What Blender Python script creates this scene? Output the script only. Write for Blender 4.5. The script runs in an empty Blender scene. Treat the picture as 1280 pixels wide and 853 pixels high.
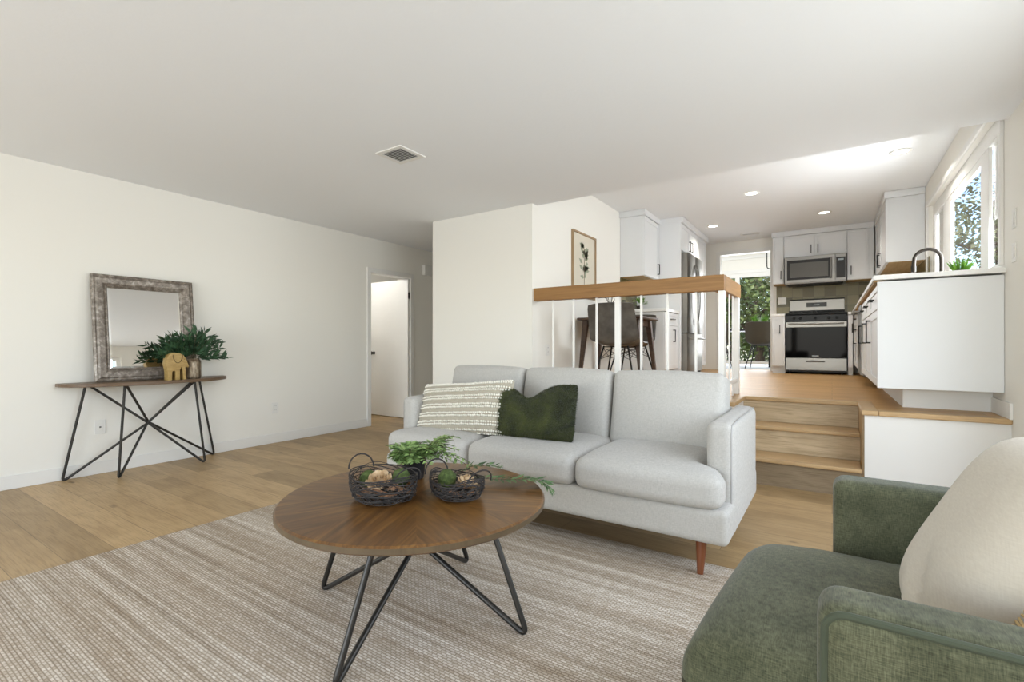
import bpy, bmesh, math, random
from mathutils import Vector, Matrix, Euler
random.seed(7)
PI = math.pi
scene = bpy.context.scene
COL = scene.collection

# ------------------------------------------------------------------ camera, world, lights, exposure
F_PX, YAW, CAM_H = 604.0, math.radians(33.52), 1.055
cam_d = bpy.data.cameras.new('camera'); cam = bpy.data.objects.new('camera', cam_d); COL.objects.link(cam)
cam_d.sensor_fit = 'HORIZONTAL'; cam_d.sensor_width = 36.0
cam_d.lens = F_PX * 36.0 / 1280.0
cam_d.shift_y = 4.5 / 1280.0
cam_d.clip_start = 0.02
cam.location = (0, 0, CAM_H); cam.rotation_euler = (PI / 2, 0, YAW)
scene.camera = cam
scene.view_settings.view_transform = 'Standard'
scene.view_settings.look = 'None'
scene.view_settings.gamma = 1.0
scene.view_settings.use_curve_mapping = False
scene.view_settings.exposure = 0.07

world = bpy.data.worlds.new('world'); scene.world = world; world.use_nodes = True
wn = world.node_tree.nodes; wl = world.node_tree.links
sky = wn.new('ShaderNodeTexSky'); sky.sky_type = 'NISHITA'; sky.sun_disc = False
sky.sun_elevation = math.radians(50); sky.sun_rotation = math.radians(200); sky.ozone_density = 1.0
wl.new(sky.outputs[0], wn['Background'].inputs[0]); wn['Background'].inputs[1].default_value = 0.4

def area(name, loc, rot, sx, sy, watts, col=(1, 1, 1)):
    d = bpy.data.lights.new(name, 'AREA'); d.shape = 'RECTANGLE'; d.size = sx; d.size_y = sy
    d.energy = watts; d.color = col
    o = bpy.data.objects.new(name, d); COL.objects.link(o); o.location = loc; o.rotation_euler = rot
    return o
sun_d = bpy.data.lights.new('sun', 'SUN'); sun_d.energy = 2.6; sun_d.angle = 0.02; sun_d.color = (1, .95, .86)
sun = bpy.data.objects.new('sun', sun_d); COL.objects.link(sun)
sun.rotation_euler = Vector((-.12, .45, -1)).to_track_quat('-Z', 'Y').to_euler()
# daylight through the big glass wall behind the viewer, the kitchen window, the dining room doors
area('daylight_rear_window', (-2.0, -3.25, 1.0), (PI / 2 + .5, 0, 0), 4.8, 2.2, 150, (.90, .955, 1.0))
area('daylight_side_window', (1.42, 1.6, 1.35), (PI / 2 - .3, 0, PI / 2), 2.7, 1.9, 84, (.90, .955, 1.0))
area('daylight_kitchen_window', (1.5, 5.7, 2.1), (PI / 2, 0, PI / 2), 3.2, 1.3, 190, (.90, .955, 1.0))
area('daylight_dining_doors', (-1.6, 12.25, 1.8), (PI / 2, 0, PI), 2.6, 1.9, 110, (.94, .97, 1.0))

# ------------------------------------------------------------------ materials
def lin(r, g, b):
    def f(c):
        c /= 255.0
        return c / 12.92 if c <= .04045 else ((c + .055) / 1.055) ** 2.4
    return (f(r), f(g), f(b), 1.0)

class NT:
    def __init__(s, name, col=(200, 200, 200), rough=.6, metal=0.0, spec=.5, sheen=0.0):
        s.m = bpy.data.materials.new(name); s.m.use_nodes = True
        s.n = s.m.node_tree.nodes; s.l = s.m.node_tree.links
        s.b = s.n['Principled BSDF']
        s.b.inputs['Base Color'].default_value = lin(*col)
        s.b.inputs['Roughness'].default_value = rough
        s.b.inputs['Metallic'].default_value = metal
        s.b.inputs['Specular IOR Level'].default_value = spec
        s.b.inputs['Sheen Weight'].default_value = sheen
        s._c = None
    def coord(s, scale=(1, 1, 1), rot=(0, 0, 0)):
        t = s.n.new('ShaderNodeTexCoord'); mp = s.n.new('ShaderNodeMapping')
        mp.inputs['Scale'].default_value = scale; mp.inputs['Rotation'].default_value = rot
        s.l.new(t.outputs['Object'], mp.inputs['Vector'])
        return mp.outputs['Vector']
    def noise(s, vec, sc, det=3, rough=.5, dist=0):
        t = s.n.new('ShaderNodeTexNoise'); t.inputs['Scale'].default_value = sc
        t.inputs['Detail'].default_value = det; t.inputs['Roughness'].default_value = rough
        t.inputs['Distortion'].default_value = dist
        s.l.new(vec, t.inputs['Vector']); return t.outputs['Fac']
    def ramp(s, fac, stops):
        r = s.n.new('ShaderNodeValToRGB'); e = r.color_ramp.elements
        while len(e) < len(stops): e.new(.5)
        for i, (p, c) in enumerate(stops):
            e[i].position = p; e[i].color = lin(*c)
        s.l.new(fac, r.inputs[0]); return r.outputs[0]
    def mix(s, fac, a, b, mode='MIX'):
        x = s.n.new('ShaderNodeMix'); x.data_type = 'RGBA'; x.blend_type = mode
        if isinstance(fac, (int, float)): x.inputs[0].default_value = fac
        else: s.l.new(fac, x.inputs[0])
        for k, v in ((6, a), (7, b)):
            if isinstance(v, tuple): x.inputs[k].default_value = lin(*v)
            else: s.l.new(v, x.inputs[k])
        return x.outputs[2]
    def base(s, out): s.l.new(out, s.b.inputs['Base Color'])
    def bump(s, fac, strength=.2, dist=.005):
        b = s.n.new('ShaderNodeBump'); b.inputs['Strength'].default_value = strength
        b.inputs['Distance'].default_value = dist
        s.l.new(fac, b.inputs['Height']); 
        if s._c is not None: s.l.new(s._c, b.inputs['Normal'])
        s._c = b.outputs[0]
        s.l.new(b.outputs[0], s.b.inputs['Normal']); return s
def simple(name, col, rough=.6, metal=0.0, spec=.5, sheen=0.0, nz=0, nsc=60):
    t = NT(name, col, rough, metal, spec, sheen)
    if nz: t.bump(t.noise(t.coord(), nsc, 4), nz, .003)
    return t.m

def planks(name, cols, pl=1.3, pw=.19, axis='x', rough=.42, grain=1.0, knots=True):
    t = NT(name, cols[0], rough, spec=.35)
    v = t.coord((1, 1, 1) if axis == 'x' else (1, 1, 1), (0, 0, 0) if axis == 'x' else (0, 0, PI / 2))
    br = t.n.new('ShaderNodeTexBrick'); br.offset = .37; br.offset_frequency = 2
    br.inputs['Scale'].default_value = 1; br.inputs['Brick Width'].default_value = pl
    br.inputs['Row Height'].default_value = pw; br.inputs['Mortar Size'].default_value = .0016
    br.inputs['Mortar Smooth'].default_value = .2; br.inputs['Bias'].default_value = 0
    br.inputs['Color1'].default_value = (0, 0, 0, 1); br.inputs['Color2'].default_value = (1, 1, 1, 1)
    br.inputs['Mortar'].default_value = (.5, .5, .5, 1)
    t.l.new(v, br.inputs['Vector'])
    base = t.ramp(br.outputs['Color'], [(0.1, cols[0]), (.5, cols[1]), (.9, cols[2])])
    g = t.noise(t.coord((1.6, 40, 40) if axis == 'x' else (40, 1.6, 40)), 3.0, 6, .6, .5)
    gr = t.ramp(g, [(.3, (178, 168, 154)), (.55, (255, 255, 255)), (.8, (222, 216, 208))])
    c = t.mix(.55 * grain, base, gr, 'MULTIPLY')
    g2 = t.noise(t.coord((.9, 3.2, 3) if axis == 'x' else (3.2, .9, 3)), 2.2, 4, .55, 1.0)
    c = t.mix(.5 * grain, c, t.ramp(g2, [(.3, (196, 186, 172)), (.6, (255, 255, 255))]), 'MULTIPLY')
    if knots:
        k = t.noise(t.coord((2.0, 5, 5) if axis == 'x' else (5, 2, 5)), 1.6, 2, .5, .4)
        c = t.mix(.8, c, t.ramp(k, [(.22, (105, 88, 72)), (.29, (255, 255, 255))]), 'MULTIPLY')
    c = t.mix(br.outputs['Fac'], c, t.mix(.6, c, (70, 55, 40)))
    t.base(c); t.bump(g, .08, .002); t.bump(br.outputs['Fac'], -.3, .001)
    return t.m

def wood(name, c1, c2, axis=0, rough=.4, sc=1.0, spec=.4):
    t = NT(name, c1, rough, spec=spec)
    s = [26 * sc] * 3; s[axis] = 1.6 * sc
    g = t.noise(t.coord(tuple(s)), 1.0, 6, .6, 1.2)
    t.base(t.ramp(g, [(.3, c1), (.7, c2)])); t.bump(g, .08, .002)
    return t.m

def fabric(name, c1, c2, sc=420, rough=.95, sheen=.15, patch=None, nz=.25):
    t = NT(name, c1, rough, spec=.15, sheen=sheen)
    a = t.noise(t.coord((sc, sc * .12, sc * .12)), 1, 2); b = t.noise(t.coord((sc * .12, sc * .12, sc)), 1, 2)
    ma = t.n.new('ShaderNodeMath'); ma.operation = 'ADD'; t.l.new(a, ma.inputs[0]); t.l.new(b, ma.inputs[1])
    mb = t.n.new('ShaderNodeMath'); mb.operation = 'MULTIPLY'; t.l.new(ma.outputs[0], mb.inputs[0]); mb.inputs[1].default_value = .5
    c = t.ramp(mb.outputs[0], [(.32, c1), (.68, c2)])
    if patch:
        p = t.noise(t.coord(), 7, 4, .6, .5)
        c = t.mix(.8, c, t.ramp(p, [(.3, patch), (.65, (255, 255, 255))]), 'MULTIPLY')
    t.base(c); t.bump(mb.outputs[0], nz, .001)
    return t.m

M = {}
def wall_mat(name, col, nz=.12):
    t = NT(name, col, .85, spec=.2); t.bump(t.noise(t.coord(), 38, 4, .6), nz, .004); return t.m
M['wall'] = wall_mat('warm_white_wall_paint', (238, 235, 227))
M['ceil'] = wall_mat('white_ceiling_paint', (240, 241, 242), .2)
M['trim'] = simple('white_trim_paint', (233, 231, 226), .45)
M['rail_white'] = simple('white_rail_paint', (243, 241, 236), .4)
M['floor'] = planks('oak_plank_floor', ((170, 143, 103), (184, 155, 112), (196, 166, 122)))
M['kfloor'] = planks('oak_plank_floor_kitchen', ((196, 154, 98), (202, 160, 104), (208, 166, 110)), grain=.7)
M['stair'] = planks('oak_stair_boards', ((204, 182, 148), (208, 186, 152), (212, 190, 156)), pl=9, pw=9, grain=1.1)
M['tread'] = planks('oak_stair_treads', ((198, 166, 122), (198, 166, 122), (202, 170, 126)), pl=9, pw=9, grain=.7, knots=False)
M['rail_wood'] = wood('handrail_wood', (134, 96, 52), (160, 118, 68), 0, .45)
M['rail_wood_y'] = wood('handrail_wood_return', (150, 112, 68), (174, 132, 84), 1, .5)
M['cab'] = simple('white_cabinet_paint', (228, 229, 229), .4)
M['cab_in'] = wood('cabinet_underside_wood', (176, 142, 92), (196, 164, 116), 1, .6)
M['black'] = simple('matt_black_metal', (34, 32, 30), .4, .6)
M['quartz'] = simple('white_quartz', (238, 237, 233), .25)
M['plate'] = simple('white_plastic_plate', (232, 230, 224), .4)
M['dark'] = simple('black_plastic', (22, 22, 22), .5)
M['slot'] = simple('grey_metal_and_vent_shade', (96, 94, 90), .6)  # grey for metal parts, also the shadow painted inside the vents
def steel(name, col=(142, 140, 136), rough=.3, axis=0):
    t = NT(name, col, rough, 1.0)
    s = [240] * 3; s[axis] = 2.0
    g = t.noise(t.coord(tuple(s)), 1, 3)
    t.bump(g, .04, .001); return t.m
M['steel'] = steel('brushed_stainless_steel')
M['steel_v'] = steel('brushed_stainless_steel_tall', (140, 137, 132), .32, 2)
M['bglass'] = simple('black_oven_glass', (7, 7, 8), .05, 0, .07)
M['mwglass'] = simple('microwave_window_glass', (92, 90, 86), .3, 0, .3)
M['enamel'] = simple('black_enamel', (13, 13, 13), .25, 0, .25)
M['disp'] = simple('display_panel', (34, 36, 40), .15)
M['screen'] = simple('display_digits', (150, 160, 165), .4)
M['walnut'] = wood('walnut_wood', (64, 48, 38), (88, 68, 54), 0, .4)
M['leather'] = NT('brown_grey_leather', (82, 76, 68), .42, spec=.4)
_t = M['leather']; _t.base(_t.ramp(_t.noise(_t.coord(), 9, 4), [(.3, (66, 60, 54)), (.7, (100, 94, 86))])); M['leather'] = _t.m
M['taupe'] = simple('taupe_shell', (74, 69, 59), .6)
M['sofa'] = fabric('light_grey_linen', (166, 163, 157), (190, 187, 181), 560, nz=.3)
M['sofa_pipe'] = simple('grey_piping', (164, 162, 159), .9)
M['sofa_leg'] = wood('walnut_stained_leg', (98, 54, 30), (122, 70, 40), 2, .35)
M['velvet'] = fabric('sage_green_velvet', (62, 64, 46), (111, 112, 87), 620, .7, .14, (170, 176, 166), .35)
M['velvet_pipe'] = simple('green_piping', (62, 69, 51), .8, sheen=.1)
M['cream'] = fabric('cream_cotton', (192, 183, 168), (202, 194, 179), 500, .95, .1, None, .12)
M['jute'] = simple('jute_fringe', (196, 170, 124), .9)
M['beige_cloth'] = fabric('beige_pillow_cloth', (158, 151, 134), (180, 173, 157), 300)
M['tuft'] = simple('white_yarn_tufts', (234, 230, 218), .95)
_t = NT('dark_green_fur', (62, 72, 32), .9, spec=.2, sheen=.3)
_t.base(_t.ramp(_t.noise(_t.coord(), 9, 3, .6, .5), [(.32, (36, 40, 18)), (.7, (74, 80, 38))])); M['fur'] = _t.m
# rug: woven rows along X
_t = NT('woven_jute_rug', (190, 178, 162), .95, spec=.1)
_r = _t.noise(_t.coord((.55, 34, 1)), 1, 5, .7)
_r2 = _t.noise(_t.coord((.3, 7.0, 1)), 1, 4, .6)
_c = _t.ramp(_r, [(.28, (176, 163, 146)), (.5, (220, 211, 198)), (.68, (244, 239, 230))])
_c = _t.mix(.55, _c, _t.ramp(_r2, [(.32, (200, 184, 164)), (.6, (255, 255, 255))]), 'MULTIPLY')
_v = _t.n.new('ShaderNodeTexBrick'); _v.offset = .5; _v.inputs['Scale'].default_value = 1
_v.inputs['Brick Width'].default_value = .022; _v.inputs['Row Height'].default_value = .0105
_v.inputs['Mortar Size'].default_value = .0032; _v.inputs['Mortar Smooth'].default_value = .9; _v.inputs['Bias'].default_value = .1
_v.inputs['Color1'].default_value = lin(214, 206, 194); _v.inputs['Color2'].default_value = (1, 1, 1, 1); _v.inputs['Mortar'].default_value = lin(166, 154, 140)
_nz = _t.n.new('ShaderNodeTexNoise'); _nz.inputs['Scale'].default_value = 22; _t.l.new(_t.coord((1, 1, 1)), _nz.inputs['Vector'])
_va = _t.n.new('ShaderNodeVectorMath'); _va.operation = 'MULTIPLY_ADD'; _t.l.new(_nz.outputs['Color'], _va.inputs[0]); _va.inputs[1].default_value = (.012, .004, 0)
_t.l.new(_t.coord((1, 1, 1)), _va.inputs[2]); _t.l.new(_va.outputs[0], _v.inputs['Vector'])
_c = _t.mix(.85, _c, _v.outputs['Color'], 'MULTIPLY')
_t.base(_c); _t.bump(_v.outputs['Fac'], -.6, .006); _t.bump(_r, .4, .004); M['rug'] = _t.m
# coffee table top: radial stained pine
def tabletop(name):
    t = NT(name, (120, 84, 46), .3, spec=.45)
    tc = t.n.new('ShaderNodeTexCoord'); sx = t.n.new('ShaderNodeSeparateXYZ'); t.l.new(tc.outputs['Object'], sx.inputs[0])
    at = t.n.new('ShaderNodeMath'); at.operation = 'ARCTAN2'; t.l.new(sx.outputs[1], at.inputs[0]); t.l.new(sx.outputs[0], at.inputs[1])
    dv = t.n.new('ShaderNodeMath'); dv.operation = 'MULTIPLY'; t.l.new(at.outputs[0], dv.inputs[0]); dv.inputs[1].default_value = 8 / (2 * PI)
    fl = t.n.new('ShaderNodeMath'); fl.operation = 'FLOOR'; t.l.new(dv.outputs[0], fl.inputs[0])
    # rotate the coordinates per wedge so that the grain runs outwards in each wedge
    an = t.n.new('ShaderNodeMath'); an.operation = 'MULTIPLY_ADD'; t.l.new(fl.outputs[0], an.inputs[0])
    an.inputs[1].default_value = -2 * PI / 8; an.inputs[2].default_value = -PI / 8
    vr = t.n.new('ShaderNodeVectorRotate'); vr.rotation_type = 'Z_AXIS'
    t.l.new(tc.outputs['Object'], vr.inputs['Vector']); t.l.new(an.outputs[0], vr.inputs['Angle'])
    ad = t.n.new('ShaderNodeVectorMath'); ad.operation = 'ADD'; t.l.new(vr.outputs[0], ad.inputs[0])
    cb = t.n.new('ShaderNodeCombineXYZ'); t.l.new(fl.outputs[0], cb.inputs[0]); t.l.new(fl.outputs[0], cb.inputs[1])
    t.l.new(cb.outputs[0], ad.inputs[1])
    mp = t.n.new('ShaderNodeMapping'); mp.inputs['Scale'].default_value = (2.2, 26, 26); t.l.new(ad.outputs[0], mp.inputs[0])
    g = t.noise(mp.outputs[0], 1.0, 5, .55, 1.6)
    c = t.ramp(g, [(.3, (84, 54, 22)), (.5, (116, 80, 38)), (.72, (148, 108, 54))])
    wn_ = t.n.new('ShaderNodeTexWhiteNoise'); wn_.noise_dimensions = '1D'; t.l.new(fl.outputs[0], wn_.inputs['W'])
    c = t.mix(.45, c, t.ramp(wn_.outputs['Value'], [(0, (170, 160, 150)), (1, (255, 255, 255))]), 'MULTIPLY')
    b = t.noise(t.coord(), 4.5, 3, .6)
    c = t.mix(.5, c, t.ramp(b, [(.35, (190, 175, 160)), (.65, (255, 255, 255))]), 'MULTIPLY')
    t.base(c); t.bump(g, .05, .001); return t.m
M['ctop'] = tabletop('radial_stained_pine')
M['ctop_edge'] = wood('table_edge_wood', (84, 70, 52), (102, 86, 64), 2, .4, .4)
M['console'] = wood('console_dark_wood', (92, 72, 54), (120, 98, 76), 1, .4)
M['rod'] = simple('dark_grey_steel_rod', (62, 60, 57), .38, .7)
def mottled(name, cols, sc, rough, metal=0, stretch=(1, 1, 1), nz=.2):
    t = NT(name, cols[0], rough, metal); g = t.noise(t.coord(stretch), sc, 5, .65, .4)
    n = len(cols)
    t.base(t.ramp(g, [(.3 + .4 * i / (n - 1), c) for i, c in enumerate(cols)])); t.bump(g, nz, .002); return t.m
M['frame'] = mottled('distressed_silver_frame', ((92, 82, 72), (130, 120, 110), (178, 170, 160)), 26, .42, .35)
M['mirror'] = simple('mirror_glass', (238, 238, 236), .01, 1.0)
M['eleph'] = mottled('carved_mango_wood', ((150, 120, 66), (172, 142, 84), (186, 158, 100)), 14, .5, 0, (1, 1, 4))
M['eleph_line'] = simple('carved_groove', (92, 68, 34), .7)
M['vase'] = mottled('mercury_glass', ((70, 58, 46), (128, 112, 92), (178, 166, 146)), 24, .3, .5, (2, 2, .6))
def leafmat(name, c1, c2, sc=6):
    t = NT(name, c1, .5, spec=.35); t.base(t.ramp(t.noise(t.coord(), sc, 3), [(.35, c1), (.65, c2)]))
    t.b.inputs['Subsurface Weight'].default_value = 0
    return t.m
M['olive_leaf'] = leafmat('dark_branch_leaves', (36, 62, 40), (66, 98, 66), 14)
M['fern'] = leafmat('fern_leaves', (80, 108, 54), (146, 172, 104), 24)
M['fern_dark'] = leafmat('fern_frond_leaves', (50, 78, 46), (104, 130, 84), 24)
M['grass'] = leafmat('bright_grass_leaves', (62, 110, 34), (132, 178, 66), 20)
M['stem'] = simple('plant_stem', (74, 66, 42), .7)
M['pot'] = simple('black_pot', (30, 31, 34), .5)
M['pot2'] = simple('dark_brown_pot', (58, 48, 42), .5)
M['twig'] = simple('dark_twigs', (40, 35, 33), .7, nz=.2)
M['moss'] = mottled('green_moss', ((44, 54, 24), (70, 86, 40), (98, 112, 60)), 60, .95, 0, (1, 1, 1), .8)
M['sola'] = mottled('dried_flower_petals', ((178, 146, 108), (212, 184, 146), (232, 212, 182)), 18, .8)
M['bark'] = mottled('bark_chips', ((92, 62, 44), (134, 98, 72), (176, 142, 110)), 30, .8)
M['art_frame'] = wood('oak_picture_frame', (150, 124, 92), (172, 146, 112), 2, .5)
M['paper'] = simple('cream_print_paper', (216, 208, 190), .6)
M['ink_green'] = simple('printed_green', (152, 158, 134), .7)
M['ink_grey'] = simple('printed_stem', (134, 120, 98), .7)
# tiles
_t = NT('olive_glazed_tiles', (120, 112, 78), .2, spec=.5)
_b = _t.n.new('ShaderNodeTexBrick'); _b.offset = 0.0; _b.inputs['Scale'].default_value = 1
_b.inputs['Brick Width'].default_value = .15; _b.inputs['Row Height'].default_value = .15
_b.inputs['Mortar Size'].default_value = .002; _b.inputs['Color1'].default_value = lin(80, 74, 42)
_b.inputs['Color2'].default_value = lin(138, 128, 90); _b.inputs['Mortar'].default_value = lin(104, 97, 72)
_mp = _t.coord((1, 1, 1), (PI / 2, 0, 0)); _t.l.new(_mp, _b.inputs['Vector'])
_t.base(_b.outputs['Color']); _t.bump(_b.outputs['Fac'], -.3, .002); M['tile'] = _t.m
_t = NT('olive_glazed_tiles_side', (120, 112, 78), .2, spec=.5)
_b = _t.n.new('ShaderNodeTexBrick'); _b.offset = 0.0; _b.inputs['Scale'].default_value = 1
_b.inputs['Brick Width'].default_value = .15; _b.inputs['Row Height'].default_value = .15
_b.inputs['Mortar Size'].default_value = .002; _b.inputs['Color1'].default_value = lin(80, 74, 42)
_b.inputs['Color2'].default_value = lin(138, 128, 90); _b.inputs['Mortar'].default_value = lin(104, 97, 72)
_sp = _t.n.new('ShaderNodeSeparateXYZ'); _cb = _t.n.new('ShaderNodeCombineXYZ')
_t.l.new(_t.coord(), _sp.inputs[0]); _t.l.new(_sp.outputs[1], _cb.inputs[0]); _t.l.new(_sp.outputs[2], _cb.inputs[1])
_t.l.new(_cb.outputs[0], _b.inputs['Vector']); _t.base(_b.outputs['Color']); M['tile_side'] = _t.m
# clear window glass
def glassmat():
    m = bpy.data.materials.new('window_glass'); m.use_nodes = True; n = m.node_tree.nodes; l = m.node_tree.links
    n.remove(n['Principled BSDF'])
    tr = n.new('ShaderNodeBsdfTransparent'); gl = n.new('ShaderNodeBsdfGlossy'); gl.inputs['Roughness'].default_value = .02
    f0 = n.new('ShaderNodeFresnel'); f0.inputs[0].default_value = 1.4
    fr = n.new('ShaderNodeMath'); fr.operation = 'MULTIPLY'; fr.inputs[1].default_value = .22; l.new(f0.outputs[0], fr.inputs[0])
    mx = n.new('ShaderNodeMixShader'); l.new(fr.outputs[0], mx.inputs[0]); l.new(tr.outputs[0], mx.inputs[1]); l.new(gl.outputs[0], mx.inputs[2])
    l.new(mx.outputs[0], n['Material Output'].inputs[0]); return m
M['glass'] = glassmat()
def emit(name, col, s):
    m = bpy.data.materials.new(name); m.use_nodes = True; n = m.node_tree.nodes
    b = n['Principled BSDF']; b.inputs['Emission Color'].default_value = lin(*col); b.inputs['Emission Strength'].default_value = s
    b.inputs['Base Color'].default_value = lin(*col); return m
M['lamp'] = emit('lit_lamp_lens', (255, 250, 240), 6.0)
M['blind'] = simple('white_roller_blind', (226, 224, 218), .8)
M['siding'] = simple('pale_house_siding', (206, 200, 188), .8, nz=.2)
M['eave'] = simple('house_eave', (150, 132, 104), .8)
M['ground'] = mottled('garden_ground', ((120, 110, 90), (150, 138, 112), (110, 120, 80)), 3, .95)
M['crown'] = leafmat('tree_leaves', (92, 98, 58), (156, 156, 108), 2)
M['crown2'] = leafmat('shrub_leaves', (62, 84, 40), (138, 150, 84), 2)
M['trunk'] = simple('tree_bark', (92, 76, 60), .9, nz=.4)
M['dine_floor'] = simple('pale_dining_floor', (196, 202, 208), .9)

# ------------------------------------------------------------------ mesh helpers
def wloc(o):
    v = Vector((0, 0, 0))
    while o is not None:
        v += o.location; o = o.parent
    return v

class MB:
    def __init__(s): s.v = []; s.f = []
    def add(s, vs, fs):
        b = len(s.v); s.v += [Vector(p) for p in vs]; s.f += [tuple(b + i for i in f) for f in fs]; return s
    def box(s, x0, x1, y0, y1, z0, z1):
        x0, x1 = min(x0, x1), max(x0, x1); y0, y1 = min(y0, y1), max(y0, y1); z0, z1 = min(z0, z1), max(z0, z1)
        return s.add([(x0, y0, z0), (x1, y0, z0), (x1, y1, z0), (x0, y1, z0), (x0, y0, z1), (x1, y0, z1), (x1, y1, z1), (x0, y1, z1)],
                     [(0, 3, 2, 1), (4, 5, 6, 7), (0, 1, 5, 4), (1, 2, 6, 5), (2, 3, 7, 6), (3, 0, 4, 7)])
    def tube(s, pts, r, n=8, closed=False):
        pts = [Vector(p) for p in pts]; N = len(pts)
        rs = r if isinstance(r, (list, tuple)) else [r] * N
        vs = []; ref = None
        for i, p in enumerate(pts):
            if closed: t = pts[(i + 1) % N] - pts[i - 1]
            else: t = pts[min(i + 1, N - 1)] - pts[max(i - 1, 0)]
            t.normalize()
            if ref is None:
                ref = t.orthogonal().normalized()
            ref = (ref - t * ref.dot(t)).normalized(); b2 = t.cross(ref)
            for k in range(n):
                a = 2 * PI * k / n; vs.append(p + (ref * math.cos(a) + b2 * math.sin(a)) * rs[i])
        fs = []
        for i in range(N if closed else N - 1):
            j = (i + 1) % N
            for k in range(n):
                l = (k + 1) % n; fs.append((i * n + k, i * n + l, j * n + l, j * n + k))
        if not closed: fs += [tuple(range(n))[::-1], tuple((N - 1) * n + k for k in range(n))]
        return s.add(vs, fs)
    def lathe(s, prof, c, n=28):
        vs = []; fs = []
        for (r, z) in prof:
            for k in range(n):
                a = 2 * PI * k / n; vs.append((c[0] + r * math.cos(a), c[1] + r * math.sin(a), c[2] + z))
        m = len(prof)
        for i in range(m - 1):
            for k in range(n):
                l = (k + 1) % n; fs.append((i * n + k, i * n + l, (i + 1) * n + l, (i + 1) * n + k))
        if prof[0][0] > 1e-5: fs.append(tuple(range(n))[::-1])
        if prof[-1][0] > 1e-5: fs.append(tuple((m - 1) * n + k for k in range(n)))
        return s.add(vs, fs)
    def prism(s, poly, fn, a, b):
        n = len(poly); vs = [fn(p[0], p[1], a) for p in poly] + [fn(p[0], p[1], b) for p in poly]
        fs = [tuple(range(n))[::-1], tuple(n + i for i in range(n))] + [(i, (i + 1) % n, n + (i + 1) % n, n + i) for i in range(n)]
        return s.add(vs, fs)
    def rbox(s, sx, sy, sz, r, seg=6, fn=None, mat=None):
        h = (sx / 2, sy / 2, sz / 2)
        def axis(hh):
            rr = min(r, hh * .98); a = [-hh, -hh + rr * .12, -hh + rr * .35, -hh + rr * .65, -hh + rr]
            inner = [(-hh + rr) + (2 * (hh - rr)) * i / seg for i in range(1, seg)]
            return a + inner + [-x for x in reversed(a)]
        ax = [axis(x) for x in h]; idx = {}; vs = []
        def vid(i, j, k):
            if (i, j, k) in idx: return idx[(i, j, k)]
            p = Vector((ax[0][i], ax[1][j], ax[2][k])); q = Vector()
            for d in range(3):
                rr = min(r, h[d] * .98); q[d] = max(-(h[d] - rr), min(h[d] - rr, p[d]))
            d = p - q
            if d.length > 1e-9:
                rv = Vector([min(r, h[e] * .98) for e in range(3)])
                dd = Vector([d[e] / rv[e] for e in range(3)]); dd.normalize()
                # keep points of flat faces on the face
                p = q + Vector([dd[e] * rv[e] for e in range(3)])
            if fn: p = fn(p, h)
            if mat is not None: p = mat @ p
            idx[(i, j, k)] = len(vs); vs.append(p); return idx[(i, j, k)]
        n0, n1, n2 = len(ax[0]), len(ax[1]), len(ax[2]); fs = []
        for (i, flip) in ((0, 0), (n0 - 1, 1)):
            for j in range(n1 - 1):
                for k in range(n2 - 1):
                    q = (vid(i, j, k), vid(i, j, k + 1), vid(i, j + 1, k + 1), vid(i, j + 1, k)); fs.append(q[::-1] if flip else q)
        for (j, flip) in ((0, 1), (n1 - 1, 0)):
            for i in range(n0 - 1):
                for k in range(n2 - 1):
                    q = (vid(i, j, k), vid(i, j, k + 1), vid(i + 1, j, k + 1), vid(i + 1, j, k)); fs.append(q[::-1] if flip else q)
        for (k, flip) in ((0, 0), (n2 - 1, 1)):
            for i in range(n0 - 1):
                for j in range(n1 - 1):
                    q = (vid(i, j, k), vid(i, j + 1, k), vid(i + 1, j + 1, k), vid(i + 1, j, k)); fs.append(q[::-1] if flip else q)
        return s.add(vs, fs)
    def ball(s, c, r, n=10, m=7, fn=None):
        vs = [Vector((0, 0, -1))]; 
        for i in range(1, m):
            t = PI * i / m
            for k in range(n):
                a = 2 * PI * k / n; vs.append(Vector((math.sin(t) * math.cos(a), math.sin(t) * math.sin(a), -math.cos(t))))
        vs.append(Vector((0, 0, 1))); fs = []
        for k in range(n): fs.append((0, 1 + (k + 1) % n, 1 + k))
        for i in range(m - 2):
            for k in range(n):
                a = 1 + i * n + k; b = 1 + i * n + (k + 1) % n; fs.append((a, b, b + n, a + n))
        L = len(vs) - 1
        for k in range(n): fs.append((L, 1 + (m - 2) * n + k, 1 + (m - 2) * n + (k + 1) % n))
        rr = r if isinstance(r, (tuple, list)) else (r, r, r)
        out = []
        for v in vs:
            if fn: v = fn(v)
            out.append(Vector(c) + Vector((v.x * rr[0], v.y * rr[1], v.z * rr[2])))
        return s.add(out, fs)
    def leaf(s, p, d, up, L, W, fold=.25):
        p = Vector(p); d = Vector(d).normalized(); up = Vector(up)
        side = d.cross(up)
        if side.length < 1e-4: side = d.orthogonal()
        side.normalize(); nrm = side.cross(d)
        a = p + d * L * .42 + side * W * .5 + nrm * W * fold; b = p + d * L * .42 - side * W * .5 + nrm * W * fold
        c = p + d * L * .45; t = p + d * L
        return s.add([p, a, t, b, c], [(0, 4, 1), (4, 2, 1), (0, 3, 4), (4, 3, 2)])
    def xf(s, m): s.v = [m @ v for v in s.v]; return s
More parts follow.
